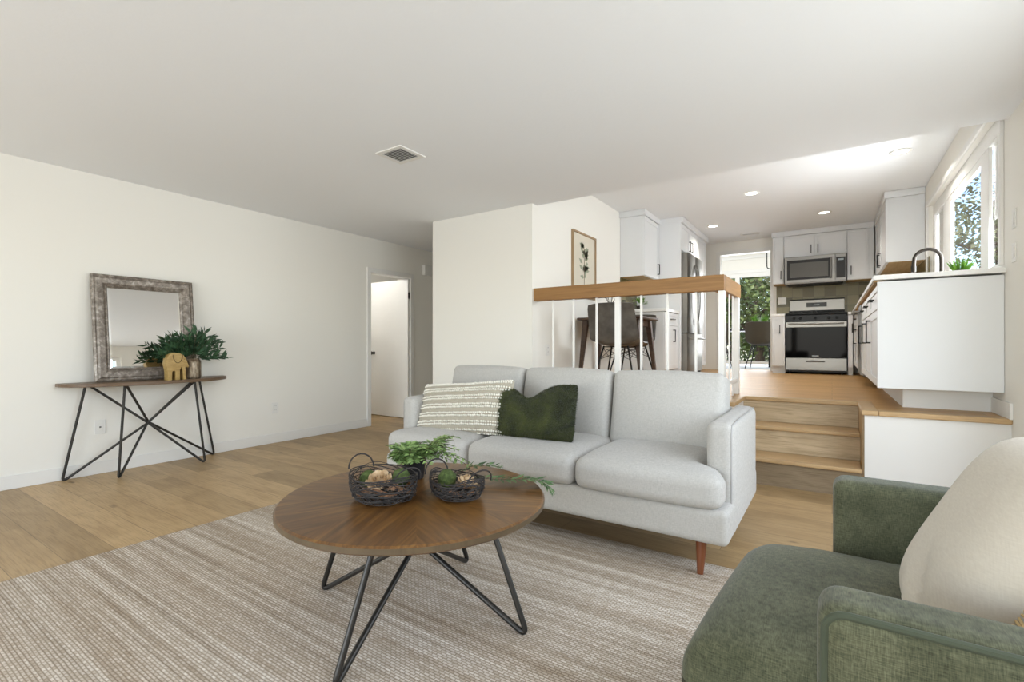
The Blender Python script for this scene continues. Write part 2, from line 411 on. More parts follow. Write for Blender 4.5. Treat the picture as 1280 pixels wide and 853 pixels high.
    def build(s, name, mat, parent=None, smooth=False, bev=0, ang=40, origin=None, recalc=True):
        if parent is not None: o0 = wloc(parent)
        elif origin is not None: o0 = Vector(origin)
        else:
            xs = [v.x for v in s.v]; ys = [v.y for v in s.v]; zs = [v.z for v in s.v]
            o0 = Vector(((min(xs) + max(xs)) / 2, (min(ys) + max(ys)) / 2, min(zs)))
        me = bpy.data.meshes.new(name); me.from_pydata([tuple(v - o0) for v in s.v], [], s.f)
        if recalc:
            bm = bmesh.new(); bm.from_mesh(me); bmesh.ops.recalc_face_normals(bm, faces=bm.faces); bm.to_mesh(me); bm.free()
        me.materials.append(mat)
        if smooth:
            me.polygons.foreach_set('use_smooth', [True] * len(me.polygons))
            if ang < 180: me.set_sharp_from_angle(angle=math.radians(ang))
        me.update()
        o = bpy.data.objects.new(name, me); COL.objects.link(o)
        if parent is not None: o.parent = parent
        else: o.location = o0
        if bev:
            md = o.modifiers.new('bevel', 'BEVEL'); md.width = bev; md.segments = 2; md.limit_method = 'ANGLE'; md.angle_limit = math.radians(40)
        return o

def tag(o, label, cat, group=None, kind=None):
    o['label'] = label; o['category'] = cat
    if group: o['group'] = group
    if kind: o['kind'] = kind
    return o
def thing(name, label, cat, loc, group=None):
    o = bpy.data.objects.new(name, None); COL.objects.link(o); o.location = loc; o.empty_display_size = .1
    return tag(o, label, cat, group)
def struct(name, mb, mat, **k):
    o = mb.build(name, mat, **k); o['kind'] = 'structure'; return o
def dup(root, loc, label):
    r = root.copy(); COL.objects.link(r); r.location = loc; r['label'] = label
    for ch in list(root.children):
        c = ch.copy(); COL.objects.link(c); c.parent = r
        for g in list(ch.children):
            d = g.copy(); COL.objects.link(d); d.parent = c
    return r
def B(*a): return MB().box(*a)

# ------------------------------------------------------------------ room shell
K = .605            # kitchen floor level
H1, H2 = 2.44, 2.88 # ceilings
XL, XR = -5.0, .9
YE = 4.15           # edge of the low ceiling
YB = 9.3            # kitchen back wall
YR = -2.6           # wall behind the viewer

struct('floor', B(-6.4, 1.1, YR - .1, 7.0, -.12, 0), M['floor'], origin=(0, 0, 0))
struct('ceiling', B(-6.4, 1.1, YR - .1, YE, H1, H1 + .12).box(-6.4, -3.76, YE, 7.0, H1, H1 + .12), M['ceil'], origin=(0, 0, 0))
struct('ceiling_kitchen', B(-2.6, 1.1, YE - .06, YB + .1, H2, H2 + .1).box(-3.6, 1.1, YB + .1, 12.6, 3.25, 3.35), M['ceil'], origin=(0, 0, 0))
struct('wall_header', B(-2.6, 1.1, YE - .1, YE, H1 + .12, H2), M['ceil'], origin=(0, 0, 0))
# left wall with door opening
D0, D1, DZ = 4.215, 4.935, 2.0
struct('wall_left', B(XL - .12, XL, YR, D0, 0, H1).box(XL - .12, XL, D1, 7.0, 0, H1).box(XL - .12, XL, D0, D1, DZ, H1), M['wall'], origin=(XL, 0, 0))
struct('wall_hall_end', B(-6.4, -3.7, 6.9, 7.0, 0, H1), M['wall'], origin=(XL, 7, 0))
struct('wall_side_room', B(-6.4, -6.3, 3.2, 6.0, 0, H1).box(-6.4, XL - .12, 3.1, 3.2, 0, H1).box(-6.4, XL - .12, 5.9, 6.0, 0, H1), M['wall'], origin=(-6.4, 4, 0))
# middle block between the hall and the kitchen
struct('wall_middle', B(-3.76, -2.45, 4.055, 7.0, 0, H1).box(-2.6, -2.45, 4.155, YB, H1, H2).box(-2.6, -2.45, 7.0, YB, 0, H1), M['wall'], origin=(-3, 4, 0))
# right wall with the kitchen window opening
W0, W1, WZ0, WZ1 = 4.28, 7.08, 1.555, 2.60
struct('wall_right', B(XR, XR + .16, YR, .3, 0, H2 + .05).box(XR, XR + .16, 3.4, W0, 0, H2 + .05).box(XR, XR + .16, .3, 3.4, 2.25, H2 + .05).box(XR, XR + .16, .3, 3.4, 0, .1).box(XR, XR + .16, W1, YB + .1, 0, H2 + .05).box(XR, XR + .16, W0, W1, 0, WZ0).box(XR, XR + .16, W0, W1, WZ1, H2 + .05), M['wall'], origin=(XR, 0, 0))
# wall behind the viewer with a wide window
struct('wall_back', B(-5.1, -4.75, YR - .1, YR, 0, H1).box(.75, 1.0, YR - .1, YR, 0, H1).box(-4.75, .75, YR - .1, YR, 2.32, H1).box(-4.75, .75, YR - .1, YR, 0, .12), M['wall'], origin=(-2, YR, 0))
wf = B(-4.75, .75, YR - .08, YR - .02, .12, .18).box(-4.75, .75, YR - .08, YR - .02, 2.26, 2.32)
for x in (-4.75, -2.95, -1.1, .69): wf.box(x, x + .06, YR - .08, YR - .02, .18, 2.26)
w = struct('window_2', wf, M['trim'], origin=(-2, YR, 0))
B(-4.7, .7, YR - .055, YR - .05, .18, 2.26).build('pane', M['glass'], w)
wf = B(XR + .04, XR + .1, .3, 3.4, .1, .16).box(XR + .04, XR + .1, .3, 3.4, 2.19, 2.25)
for y in (.3, 1.82, 3.34): wf.box(XR + .04, XR + .1, y, y + .06, .16, 2.19)
w = struct('window_3', wf, M['trim'], origin=(XR, 1.8, 0))
B(XR + .065, XR + .07, .35, 3.35, .16, 2.19).build('pane', M['glass'], w)
# kitchen back wall with doorway
DX0, DX1, DHZ = -1.68, -.87, 2.66
struct('wall_kitchen_back', B(-2.6, DX0, YB, YB + .12, K, H2).box(DX1, XR, YB, YB + .12, K, H2).box(DX0, DX1, YB, YB + .12, DHZ, H2), M['wall'], origin=(-1, YB, K))
struct('trim_2', B(DX0 - .06, DX0 + .006, YB - .015, YB + .135, K, DHZ + .06).box(DX1 - .006, DX1 + .055, YB - .015, YB + .135, K, DHZ + .06).box(DX0 + .006, DX1 - .006, YB - .015, YB + .135, DHZ - .006, DHZ + .06), M['trim'], bev=.003)
# dining room
DY = 12.4
struct('wall_dining_back', B(-3.6, -2.35, DY, DY + .1, K, 3.3).box(-.3, XR + .1, DY, DY + .1, K, 3.3).box(-2.35, -.3, DY, DY + .1, 2.72, 3.3), M['wall'], origin=(-1, DY, K))
struct('wall_dining_side', B(-3.6, -3.5, YB + .1, DY, K, 3.3).box(XR, XR + .1, YB + .1, DY, K, 3.3).box(-3.6, -2.6, YB, YB + .1, K, 3.3).box(-2.6, XR, YB + .02, YB + .12, H2, 3.3), M['wall'], origin=(-3.5, DY, K))
fr = B(-2.35, -.3, DY - .02, DY + .06, 2.62, 2.72).box(-2.35, -.3, DY - .02, DY + .06, K, K + .06)
for x in (-2.35, -1.9, -.36): fr.box(x, x + .09, DY - .02, DY + .06, K + .06, 2.62)
d = struct('door_2', fr, M['trim'], origin=(-1.3, DY, K))
B(-2.3, -.35, DY + .03, DY + .036, K + .06, 2.62).build('pane', M['glass'], d)
struct('trim_3', B(-2.45, -.2, DY - .03, DY, 2.72, 2.8).box(-3.5, XR, DY - .02, DY, 3.05, 3.11), M['trim'])
# baseboards and casings
struct('baseboard_left', B(XL, XL + .014, YR, D0 - .06, 0, .1).box(XL, XL + .014, D1 + .06, 6.9, 0, .1), M['trim'], bev=.003)
struct('baseboard_middle', B(-3.76, -2.45, 4.041, 4.055, 0, .1).box(-3.774, -3.76, 4.041, 6.9, 0, .1), M['trim'], bev=.003)
struct('baseboard_right', B(XR - .016, XR, 4.045, 4.46, K, K + .1), M['trim'], bev=.003)
cs = MB()
cs.box(XL - .13, XL + .014, D0 - .055, D0 + .006, 0, DZ + .055).box(XL - .13, XL + .014, D1 - .006, D1 + .055, 0, DZ + .055).box(XL - .13, XL + .014, D0 + .006, D1 - .006, DZ - .006, DZ + .055)
struct('trim_1', cs, M['trim'], bev=.003)
# open interior door, swung into the side room, hinged on the far jamb
dr = B(XL - .78, XL - .004, D1 - .05, D1 - .009, .012, 1.98)
door = struct('door_1', dr, M['trim'], bev=.002, origin=(XL, D1, 0))
hd = MB()
hz = .93
hd.lathe([(.026, 0), (.026, .008), (.01, .012), (.01, .035), (.022, .042), (.027, .055), (.022, .068), (.0, .072)], (0, 0, 0), 18)
hd.xf(Matrix.Translation((XL - .71, D1 - .044, hz)) @ Matrix.Rotation(PI / 2, 4, 'X'))
hd.build('door_knob', M['black'], door, smooth=True)
for z in (.25, 1.75):
    B(XL - .03, XL - .004, D1 - .048, D1 - .004, z - .045, z + .045).build('hinge', M['slot'], door)
# added unseen lamp that brightens the side room and the open door
cl = thing('side_room_fill', 'added white dome lamp, unseen, brightening the side room beyond the open door', 'lamp', (-5.6, 4.1, H1 - .09))
MB().lathe([(.0, 0), (.08, .01), (.14, .05), (.15, .09)], (-5.6, 4.1, H1 - .09)).build('fill_dome', M['lamp'], cl, smooth=True)
ld = bpy.data.lights.new('fill_light', 'POINT'); ld.energy = 14; ld.shadow_soft_size = .12  # added point light below the dome, fills the side room
lo = bpy.data.objects.new('fill_light', ld); COL.objects.link(lo); lo.location = (-5.6, 4.1, 2.2)

# raised kitchen platform and stairs
SX0, SX1 = -.645, .185
PY = 4.08
struct('floor_kitchen', B(-2.45, XR, 4.67, YB + .12, .45, K).box(-2.45, SX0 - .07, PY + .065, 4.67, .45, K).box(SX1 + .07, XR, PY + .065, 4.67, .45, K), M['kfloor'], origin=(0, 0, K))
struct('floor_dining', B(-3.6, XR, YB + .12, DY + .1, .45, K), M['kfloor'], origin=(0, 0, K))
struct('wall_platform', B(SX1, XR, PY, PY + .06, 0, K - .03).box(-2.45, SX0, PY, PY + .06, 0, K - .03).box(SX0 - .06, SX0, PY + .06, 4.64, 0, K - .03).box(SX1, SX1 + .06, PY + .06, 4.64, 0, K - .03), M['trim'], origin=(0, PY, 0))
nz = B(SX1 + .075, XR, PY - .03, PY + .1, K - .03, K + .004).box(SX1 - .02, SX1 + .075, PY - .03, 4.615, K - .03, K + .004)
nz.box(-2.45, SX0 - .075, PY - .03, PY + .1, K - .03, K + .004).box(SX0 - .075, SX0 + .02, PY - .03, 4.615, K - .03, K + .004).box(SX0 - .075, SX1 + .075, 4.615, 4.72, K - .03, K + .004)
st = thing('staircase', 'three oak steps rising from the living room floor to the kitchen', 'stairs', ((SX0 + SX1) / 2, PY, 0))
st['kind'] = 'structure'
R3 = K / 3
for i, y in enumerate((PY, 4.36, 4.64)):
    B(SX0 + .001, SX1 - .013, y, y + .02, i * R3, (i + 1) * R3 - .028).build('riser', M['stair'], st)
for i, y in enumerate((PY, 4.36)):
    B(SX0 + .001, SX1 - .013, y - .025, y + .28, (i + 1) * R3 - .028, (i + 1) * R3).build('tread', M['tread'], st, bev=.008)
nz.build('nosing', M['tread'], st, bev=.008)
B(SX1 - .012, SX1 - .0005, PY - .001, 4.64, 0, K - .03).build('stringer', M['tread'], st)

# kitchen window in the right wall
X1 = XR + .055
wf = MB()
y0, y1, z0, z1 = W0, W1, WZ0, WZ1
wf.box(X1 - .015, X1 + .02, y0, y1, z0, z0 + .05).box(X1 - .015, X1 + .02, y0, y1, z1 - .12, z1).box(X1 - .015, X1 + .02, y0, y0 + .05, z0 + .05, z1 - .12).box(X1 - .015, X1 + .02, y1 - .07, y1, z0 + .05, z1 - .12)
win = struct('window_1', wf, M['trim'], bev=.003, origin=(XR, 5.6, z0))
for (a, b) in ((4.82, 5.0), (6.22, 6.52)):
    B(X1 - .012, X1 + .012, a, b, z0 + .05, z1 - .12).build('mullion', M['trim'], win, bev=.003)
# sliding sash of the middle pane
B(X1 - .01, X1 + .0, 5.0, 6.22, z0 + .05, z0 + .09).box(X1 - .01, X1, 5.0, 6.22, z1 - .18, z1 - .12).box(X1 - .01, X1, 5.0, 5.05, z0 + .09, z1 - .18).box(X1 - .01, X1, 6.16, 6.22, z0 + .09, z1 - .18).build('sash', M['trim'], win, bev=.003)
B(X1 + .004, X1 + .007, y0 + .05, y1 - .07, z0 + .05, z1 - .12).build('pane', M['glass'], win)
B(X1 + .022, X1 + .026, 6.52, 7.0, z0 + .03, z1 - .1).build('blind', M['blind'], win)
B(X1 + .022, X1 + .026, 4.34, 4.82, z0 + .40, z1 - .1).build('blind', M['blind'], win)
struct('trim_4', B(XR - .02, XR, W0 - .03, W1 + .07, WZ1, WZ1 + .05).box(XR - .02, XR, W0 - .05, W0 - .0, WZ0, WZ1 + .05).box(XR - .02, XR, W1, W1 + .05, WZ0, WZ1), M['trim'], bev=.004)

# ------------------------------------------------------------------ sofa
sx0, sx1, sy0, sy1 = -2.53, -.375, 2.26, 3.22
sofa = thing('sofa', 'light grey three-seat linen sofa with tapered wooden legs, facing the coffee table', 'sofa', ((sx0 + sx1) / 2, 2.74, 0))
T = Matrix.Translation
MB().rbox(sx1 - sx0, sy1 - sy0, .16, .03, 8, mat=T(((sx0 + sx1) / 2, (sy0 + sy1) / 2, .245))).build('base', M['sofa'], sofa, smooth=True, ang=180)
AW = .125
def armfn(p, h):
    return p
for (a, b) in ((sx1 - AW, sx1 - .001), (sx0 + .001, sx0 + AW)):
    arm = MB().rbox(b - a, .80, .54, .042, 5, mat=T(((a + b) / 2, 2.81, .42))).build('arm', M['sofa'], sofa, smooth=True, ang=180)
    xo = b - .012 if a > -1 else a + .012
    pts = [(xo, 2.423, .2)] + [(xo, 2.423, .2 + .44 * i / 6) for i in range(1, 7)]
    pts += [(xo, 2.423 + .03 * (1 - math.cos(t)), .645 + .033 * math.sin(t)) for t in (.4, .8, 1.2, 1.57)] + [(xo, 2.5 + i * .11, .682) for i in range(1, 7)]
    MB().tube(pts, .004, 6).build('piping', M['sofa_pipe'], arm, smooth=True)
MB().rbox(sx1 - sx0 - 2 * AW, .15, .46, .04, 6, mat=T(((sx0 + sx1) / 2, 3.14, .46))).build('back_frame', M['sofa'], sofa, smooth=True, ang=180)
cxs = [sx0 + AW + .004, -1.82, -1.115, sx1 - AW - .004]
def sstep(t): t = max(0, min(1, t)); return t * t * (3 - 2 * t)
for i in range(3):
    a, b = cxs[i] + .002, cxs[i + 1] - .002
    L = b - a; yc = 2.24 + .36
    def cf(p, h, i=i):
        u, v, w_ = p.x / h[0], p.y / h[1], p.z / h[2]
        if w_ > 0: p.z += .030 * w_ * (1 - u ** 6) * (1 - abs(v) ** 3)
        p.y -= .018 * (1 - u * u) * max(0, -v) ** 3
        side = 1 if i == 2 else (-1 if i == 0 else 0)
        if side and p.y < -.17:
            k = sstep((-.185 - p.y) / .03) if p.y > -.23 else 1
            e = sstep((side * u - .55) / .45)
            p.x += side * .108 * e * k
        return p
    cu = MB().rbox(L, .72, .155, .05, 12, fn=cf, mat=T(((a + b) / 2, yc, .395))).build('seat_cushion', M['sofa'], sofa, smooth=True, ang=180)
for i in range(3):
    a = (-2.46, -1.80, -1.145)[i]; b = (-1.81, -1.155, -.49)[i]
    def bf(p, h):
        u, v, w_ = p.x / h[0], p.y / h[1], p.z / h[2]
        p.y -= .045 * (1 - u * u) * (1 - w_ * w_) * (1 if v < 0 else -.3)
        p.z += .012 * (1 - u * u) * w_
        return p
    m = T(((a + b) / 2, 2.93, .655)) @ Matrix.Rotation(math.radians(-12), 4, 'X')
    MB().rbox(b - a, .20, .455, .042, 10, fn=bf, mat=m).build('back_cushion', M['sofa'], sofa, smooth=True, ang=180)
for (x, y) in ((-.50, 2.33), (-2.40, 2.33), (-.50, 3.12), (-2.40, 3.12)):
    fy = -.025 if y < 2.7 else .02
    z0_ = .012 if y < 2.44 else 0
    MB().tube([(x, y + fy, z0_), (x, y, .17)], [.014, .026], 16).build('leg', M['sofa_leg'], sofa, smooth=True)

# pillows
def pillow_mesh(w_, h_, t_, n=22, ear=.12, chop=0, wr=None, rc=.05):
    mb = MB(); vs = []; fs = []
    def P(u, v, sgn):
        x = u * w_ / 2 * (1 - ear * (1 - abs(u) ** 1.0 * 0) * (1 - v * v) * abs(u) ** 2 * .6)
        z = v * h_ / 2 * (1 - ear * (1 - u * u) * v * v * .8)
        th = t_ / 2 * (max(0, (1 - u ** 4)) * max(0, (1 - v ** 4))) ** .55
        if chop and v > 0: z -= chop * math.exp(-((u + .05) / .36) ** 2) * v
        y = sgn * th
        k_ = 1 - rc * (u * u * v * v) ** 2
        x *= k_; z *= k_
        if wr: y += wr(u, v) * sstep((u + .35) / .6) * sgn * (1 - u ** 4) * (1 - v ** 4)
        return Vector((x, y, z))
    for sgn in (-1, 1):
        b = len(vs)
        for i in range(n + 1):
            for j in range(n + 1):
                u = math.sin((i / n - .5) * PI); v = math.sin((j / n - .5) * PI)
                vs.append(P(u, v, sgn))
        for i in range(n):
            for j in range(n):
                q = (b + i * (n + 1) + j, b + (i + 1) * (n + 1) + j, b + (i + 1) * (n + 1) + j + 1, b + i * (n + 1) + j + 1)
                fs.append(q if sgn < 0 else q[::-1])
    mb.add(vs, fs); return mb, P
# striped tufted pillow
m = T((-2.055, 2.515, .628)) @ Matrix.Rotation(math.radians(-5), 4, 'Y') @ Matrix.Rotation(math.radians(-22), 4, 'X')
tp = thing('throw_pillow', 'beige lumbar pillow with rows of white tufts at the left end of the sofa', 'pillow', (-2.01, 2.56, .46))
mb, P = pillow_mesh(.80, .375, .15)
mb.xf(m).build('cover', M['beige_cloth'], tp, smooth=True, ang=180)
for r_ in range(7):
    tb = MB()
    v = -.93 + 1.86 * r_ / 6
    nn = 44
    for k in range(nn):
        u = -.985 + 1.97 * (k + .5) / nn
        for dv in (-.05, .05):
            p = P(u, max(-.985, min(.985, v + dv)), -1)
            p = p + Vector((random.uniform(-.001, .001), -.003, random.uniform(-.0015, .0015)))
            rr = random.uniform(.0066, .0088)
            tb.ball(m @ p, (rr, rr, rr * .9), 6, 4)
    tb.build('tuft_row', M['tuft'], tp, smooth=True, ang=180)
# green fur pillow
m = T((-1.53, 2.53, .637)) @ Matrix.Rotation(math.radians(-20), 4, 'X') @ Matrix.Rotation(math.radians(-4), 4, 'Y')
gp = thing('throw_pillow', 'dark green faux fur lumbar pillow in the middle of the sofa', 'pillow', (-1.575, 2.58, .46))
mb, P = pillow_mesh(.60, .345, .16, chop=.085, ear=.06, rc=.07)
mb.xf(m).build('cover', M['fur'], gp, smooth=True, ang=180)
fu = MB()
for k in range(19000):
    u = math.sin(random.uniform(-.5, .5) * PI); v = math.sin(random.uniform(-.5, .5) * PI)
    p = P(u, v, -1); e = 1e-3
    n_ = (P(min(1, u + e), v, -1) - P(u - e, v, -1)).cross(P(u, min(1, v + e), -1) - P(u, v - e, -1))
    if n_.length < 1e-12: n_ = Vector((0, -1, 0))
    n_.normalize()
    if n_.y > 0: n_ = -n_
    n_ = n_ + Vector((u, 0, v)) * (max(abs(u), abs(v)) ** 6) * 1.2
    d_ = (n_ + Vector((random.uniform(-.6, .6), 0, random.uniform(-.9, .1)))).normalized()
    s_ = Vector((random.uniform(-1, 1), random.uniform(-1, 1), random.uniform(-1, 1))).cross(d_).normalized() * .0013
    t_ = p + d_ * random.uniform(.008, .017)
    fu.add([m @ (p - s_), m @ (p + s_), m @ t_], [(0, 1, 2)])
fu.build('fur', M['fur'], gp, recalc=False)

# ------------------------------------------------------------------ rug
rg = MB().rbox(2.67, 3.75, .012, .005, 4, mat=T((-1.71, .565, .006)))
tag(rg.build('rug', M['rug'], smooth=True), 'large beige woven jute rug under the round coffee table', 'rug')

# ------------------------------------------------------------------ coffee table
cx_, cy_ = -1.363, 1.374
ZT, RT = .47, .503
ct = thing('coffee_table', 'round brown wooden coffee table on crossing dark hairpin legs', 'table', (cx_, cy_, 0))
top = MB().lathe([(0, ZT - .03), (RT - .006, ZT - .03), (RT, ZT - .024), (RT, ZT - .006), (RT - .006, ZT), (0, ZT)], (cx_, cy_, 0), 96)
top.build('tabletop', M['ctop'], ct, smooth=True, ang=30)
MB().lathe([(RT - .001, ZT - .025), (RT + .0012, ZT - .024), (RT + .0012, ZT - .007), (RT - .001, ZT - .006)], (cx_, cy_, 0), 96).build('edge_band', M['ctop_edge'], ct, smooth=True, ang=30)
def corner(p0, p1, p2, r=.03, n=6):
    p0, p1, p2 = Vector(p0), Vector(p1), Vector(p2)
    a = p1 + (p0 - p1).normalized() * r; b = p1 + (p2 - p1).normalized() * r
    return [a * (1 - t) ** 2 + p1 * 2 * t * (1 - t) + b * t * t for t in [i / n for i in range(n + 1)]]
for k in range(4):
    a = math.radians(12.7 + 90 * k)
    bt = Vector((cx_ + .466 * math.cos(a), cy_ + .466 * math.sin(a), .0035))
    a2 = a - math.radians(12)
    outer = Vector((cx_ + .285 * math.cos(a + .12), cy_ + .285 * math.sin(a + .12), ZT - .03))
    ctr = Vector((cx_ + .012 * math.cos(a + 1.2), cy_ + .012 * math.sin(a + 1.2), .285 + .004 * (k - 1.5)))
    opp = ctr + (ctr - bt) * ((ZT - .03 - ctr.z) / (ctr.z - bt.z))
    pts = [outer] + corner(outer, bt, ctr, .05) + [ctr, opp]
    MB().tube(pts, .0105, 10).build('leg', M['rod'], ct, smooth=True)

# twig baskets
def basket(name, label, c, ang, a, b, h, seed, grp=None):
    rnd = random.Random(seed)
    t = thing(name, label, 'basket', c, grp)
    mb = MB(); R = Matrix.Translation(c) @ Matrix.Rotation(ang, 4, 'Z')
    def ring(f, z, wob, r, ph):
        pts = []
        for k in range(36):
            q = 2 * PI * k / 36
            dz = wob * math.sin(2 * q + ph) + wob * .6 * math.sin(3 * q + ph * 2) + .10 * h * f * math.cos(2 * q) * (z / h)
            ra = f * (1 + .02 * math.sin(4 * q + ph * 3))
            pts.append(R @ Vector((a * ra * math.cos(q), b * ra * math.sin(q), max(.012, z + dz))))
        mb.tube(pts, r, 5, closed=True)
    def fz(z): return .80 + .20 * math.sin(min(1, z / (h * .8)) * PI / 2) if z < h * .8 else 1.0
    for k in range(17):
        z = .014 + (h - .014) * (k / 16) ** .9
        ring(fz(z), z, rnd.uniform(.004, .018) * (.4 if k > 14 else 1), rnd.uniform(.0011, .0022), rnd.uniform(0, 6.3))
    for f in (.2, .4, .55, .7): ring(f, .013, .001, .002, 0)
    for k in range(9):     # bottom weave
        y = b * (-.75 + 1.5 * k / 8); xx = a * .8 * math.sqrt(max(0, 1 - (y / (b * .82)) ** 2))
        mb.tube([R @ Vector((-xx, y, .013)), R @ Vector((xx, y, .013))], .002, 5)
    for k in range(46):    # slanted upright twigs
        q = rnd.uniform(0, 2 * PI); q2 = q + rnd.uniform(-1.1, 1.1); z2 = h * rnd.uniform(.7, 1.05)
        pts = []
        for i in range(7):
            s_ = i / 6; z = .014 + (z2 - .014) * s_; qq = q + (q2 - q) * s_; f = fz(z)
            pts.append(R @ Vector((a * f * math.cos(qq), b * f * math.sin(qq), z)))
        mb.tube(pts, rnd.uniform(.0008, .0014), 5)
    mb.build('bowl', M['twig'], t, smooth=True)
    for sgn in (-1, 1):
        pts = []
        for i in range(11):
            q = PI * i / 10
            pts.append(R @ Vector((sgn * (a * .97 + (.018 if sgn > 0 else .004) * math.sin(q)) + .02 * math.cos(q), .044 * math.cos(q), h * .98 + (.045 if sgn > 0 else .055) * math.sin(q))))
        MB().tube(pts, .003, 7).build('handle', M['twig'], t, smooth=True)
    for q in (.8, 2.4, 3.9, 5.5):
        MB().ball(R @ Vector((a * .62 * math.cos(q), b * .62 * math.sin(q), .0075)), .0075, 8, 5).build('foot', M['black'], t, smooth=True)
    return R
def moss(c, r, label, seed):
    rnd = random.Random(seed); mb = MB()
    mb.ball(c, r, 30, 20, fn=lambda v: v * (1 + rnd.uniform(-.09, .09)))
    o = mb.build('moss_ball', M['moss'], smooth=True, ang=180); tag(o, label, 'moss ball')
def sola(c, r, tilt, label, seed):
    rnd = random.Random(seed); mb = MB(); vs = []
    R = Matrix.Translation(c) @ Euler(tilt).to_matrix().to_4x4()
    for ring_, (rad, h_, n, tl) in enumerate(((.12, 1.0, 3, .2), (.32, .95, 5, .25), (.52, .85, 6, .4), (.72, .7, 8, .6), (.92, .5, 9, .9))):
        for k in range(n):
            q = 2 * PI * (k + .3 * ring_) / n; w_ = 2.6 / n
            g = []
            for i in range(6):
                for j in range(4):
                    s_ = (i / 5 - .5) * w_ * 2.2; t_ = j / 3
                    rr = rad * (.55 + .45 * t_ ** 1.3) + .10 * tl * t_ ** 2 + .03 * math.sin(s_ * 5)
                    z = h_ * t_ * (1 - .35 * (2 * abs(i / 5 - .5)) ** 2) + .04 * math.sin(3 * s_ + ring_)
                    g.append(R @ (Vector((rr * math.cos(q + s_), rr * math.sin(q + s_), (z - .4) * .9)) * r))
            mb.add(g, [(i * 4 + j, (i + 1) * 4 + j, (i + 1) * 4 + j + 1, i * 4 + j + 1) for i in range(5) for j in range(3)])
    o = mb.build('dried_flower', M['sola'], smooth=True, ang=180); tag(o, label, 'dried flower')
def chip(p, L, rot, label, seed, grp):
    rnd = random.Random(seed); mb = MB(); n = 7; vs = []
    R = Matrix.Translation(p) @ Euler(rot).to_matrix().to_4x4()
    for i in range(n):
        for j in range(4):
            x = (i / (n - 1) - .5) * L; y = (j / 3 - .5) * L * .55 * (1 - .5 * abs(i / (n - 1) - .5) ** 2 * 4 * .8)
            z = .25 * L * (1 - (j / 3 * 2 - 1) ** 2) * .4 + rnd.uniform(-.001, .001)
            vs.append((x, y, z))
    m_ = len(vs); vs2 = vs + [(x, y, z - .004) for (x, y, z) in vs]
    fs = [(i * 4 + j, (i + 1) * 4 + j, (i + 1) * 4 + j + 1, i * 4 + j + 1) for i in range(n - 1) for j in range(3)]
    fs2 = fs + [tuple(m_ + q for q in f[::-1]) for f in fs]
    ed = [i * 4 for i in range(n)] + [(n - 1) * 4 + j for j in (1, 2, 3)] + [i * 4 + 3 for i in range(n - 2, -1, -1)] + [2, 1]
    for i in range(len(ed)):
        p_, q_ = ed[i], ed[(i + 1) % len(ed)]; fs2.append((p_, m_ + p_, m_ + q_, q_))
    mb.add([R @ Vector(v) for v in vs2], fs2)
    tag(mb.build('bark_chip', M['bark'], smooth=True), label, 'bark chip', grp)
A1 = math.radians(-4); C1 = Vector((-1.415, 1.255, ZT))
R1 = basket('twig_basket', 'larger oval twig basket on the coffee table, nearest the camera', C1, A1, .142, .112, .10, 3)
A2 = math.radians(-2); C2 = Vector((-1.20, 1.43, ZT))
R2 = basket('twig_basket', 'smaller round twig basket on the coffee table, beside the trailing fern', C2, A2, .112, .092, .078, 5)
moss(R1 @ Vector((.02, .068, .072)), .033, 'green moss ball at the back of the larger twig basket', 1)
moss(R1 @ Vector((-.092, .0, .062)), .032, 'dark moss ball at the left end of the larger twig basket', 2)
sola(R1 @ Vector((-.028, .0, .070)), .050, (.5, .1, .3), 'cream dried flower in the larger twig basket', 4)
for k, (x, y, z, r_) in enumerate(((.03, -.03, .036, .3), (.075, .0, .034, 1.2), (-.01, -.06, .034, 2.2), (.08, .045, .036, .4), (-.05, -.045, .032, 1.0), (.045, .01, .05, 2.0), (-.1, .045, .034, .2))):
    chip(R1 @ Vector((x, y, z)), .062, (random.uniform(-.5, .5), random.uniform(-.4, .4), r_), 'curved brown bark chip lying in the larger twig basket', k, 'bark chips in the larger basket')
moss(R2 @ Vector((-.045, -.008, .064)), .035, 'round green moss ball in the smaller twig basket', 6)
sola(R2 @ Vector((.042, .018, .062)), .043, (-.5, .5, .8), 'cream dried flower in the smaller twig basket', 8)
for k, (x, y, z, r_) in enumerate(((.03, -.042, .03, .3), (-.01, .05, .03, 1.2), (.075, -.005, .03, 2.2), (-.08, .02, .032, .9))):
    chip(R2 @ Vector((x, y, z)), .052, (random.uniform(-.5, .5), random.uniform(-.4, .4), r_), 'curved brown bark chip lying in the smaller twig basket', 20 + k, 'bark chips in the smaller basket')

def frond(mb, pts, L, W, n, stem=None, droop=.2, rnd=random):
    """leaflets in pairs along a polyline"""
    pts = [Vector(p) for p in pts]; N = len(pts) - 1
    for i in range(n):
        s_ = (i + .5) / n * N; k = min(N - 1, int(s_)); f = s_ - k
        p = pts[k].lerp(pts[k + 1], f); d = (pts[k + 1] - pts[k]).normalized()
        side = d.cross(Vector((0, 0, 1)))
        if side.length < .05: side = Vector((1, 0, 0))
        side.normalize(); up = side.cross(d)
        sc = math.sin(PI * (.12 + .80 * (i + .5) / n)) ** .7
        for sg in (-1, 1):
            dd = side * sg * .85 + d * .55 + up * (rnd.uniform(-.1, .25)) - Vector((0, 0, droop * rnd.random()))
            mb.leaf(p, dd, up + Vector((rnd.uniform(-.3, .3), rnd.uniform(-.3, .3), 0)), L * sc * rnd.uniform(.8, 1.1), W * sc, .2)
    if stem is not None: stem.tube(pts, .0012, 5)
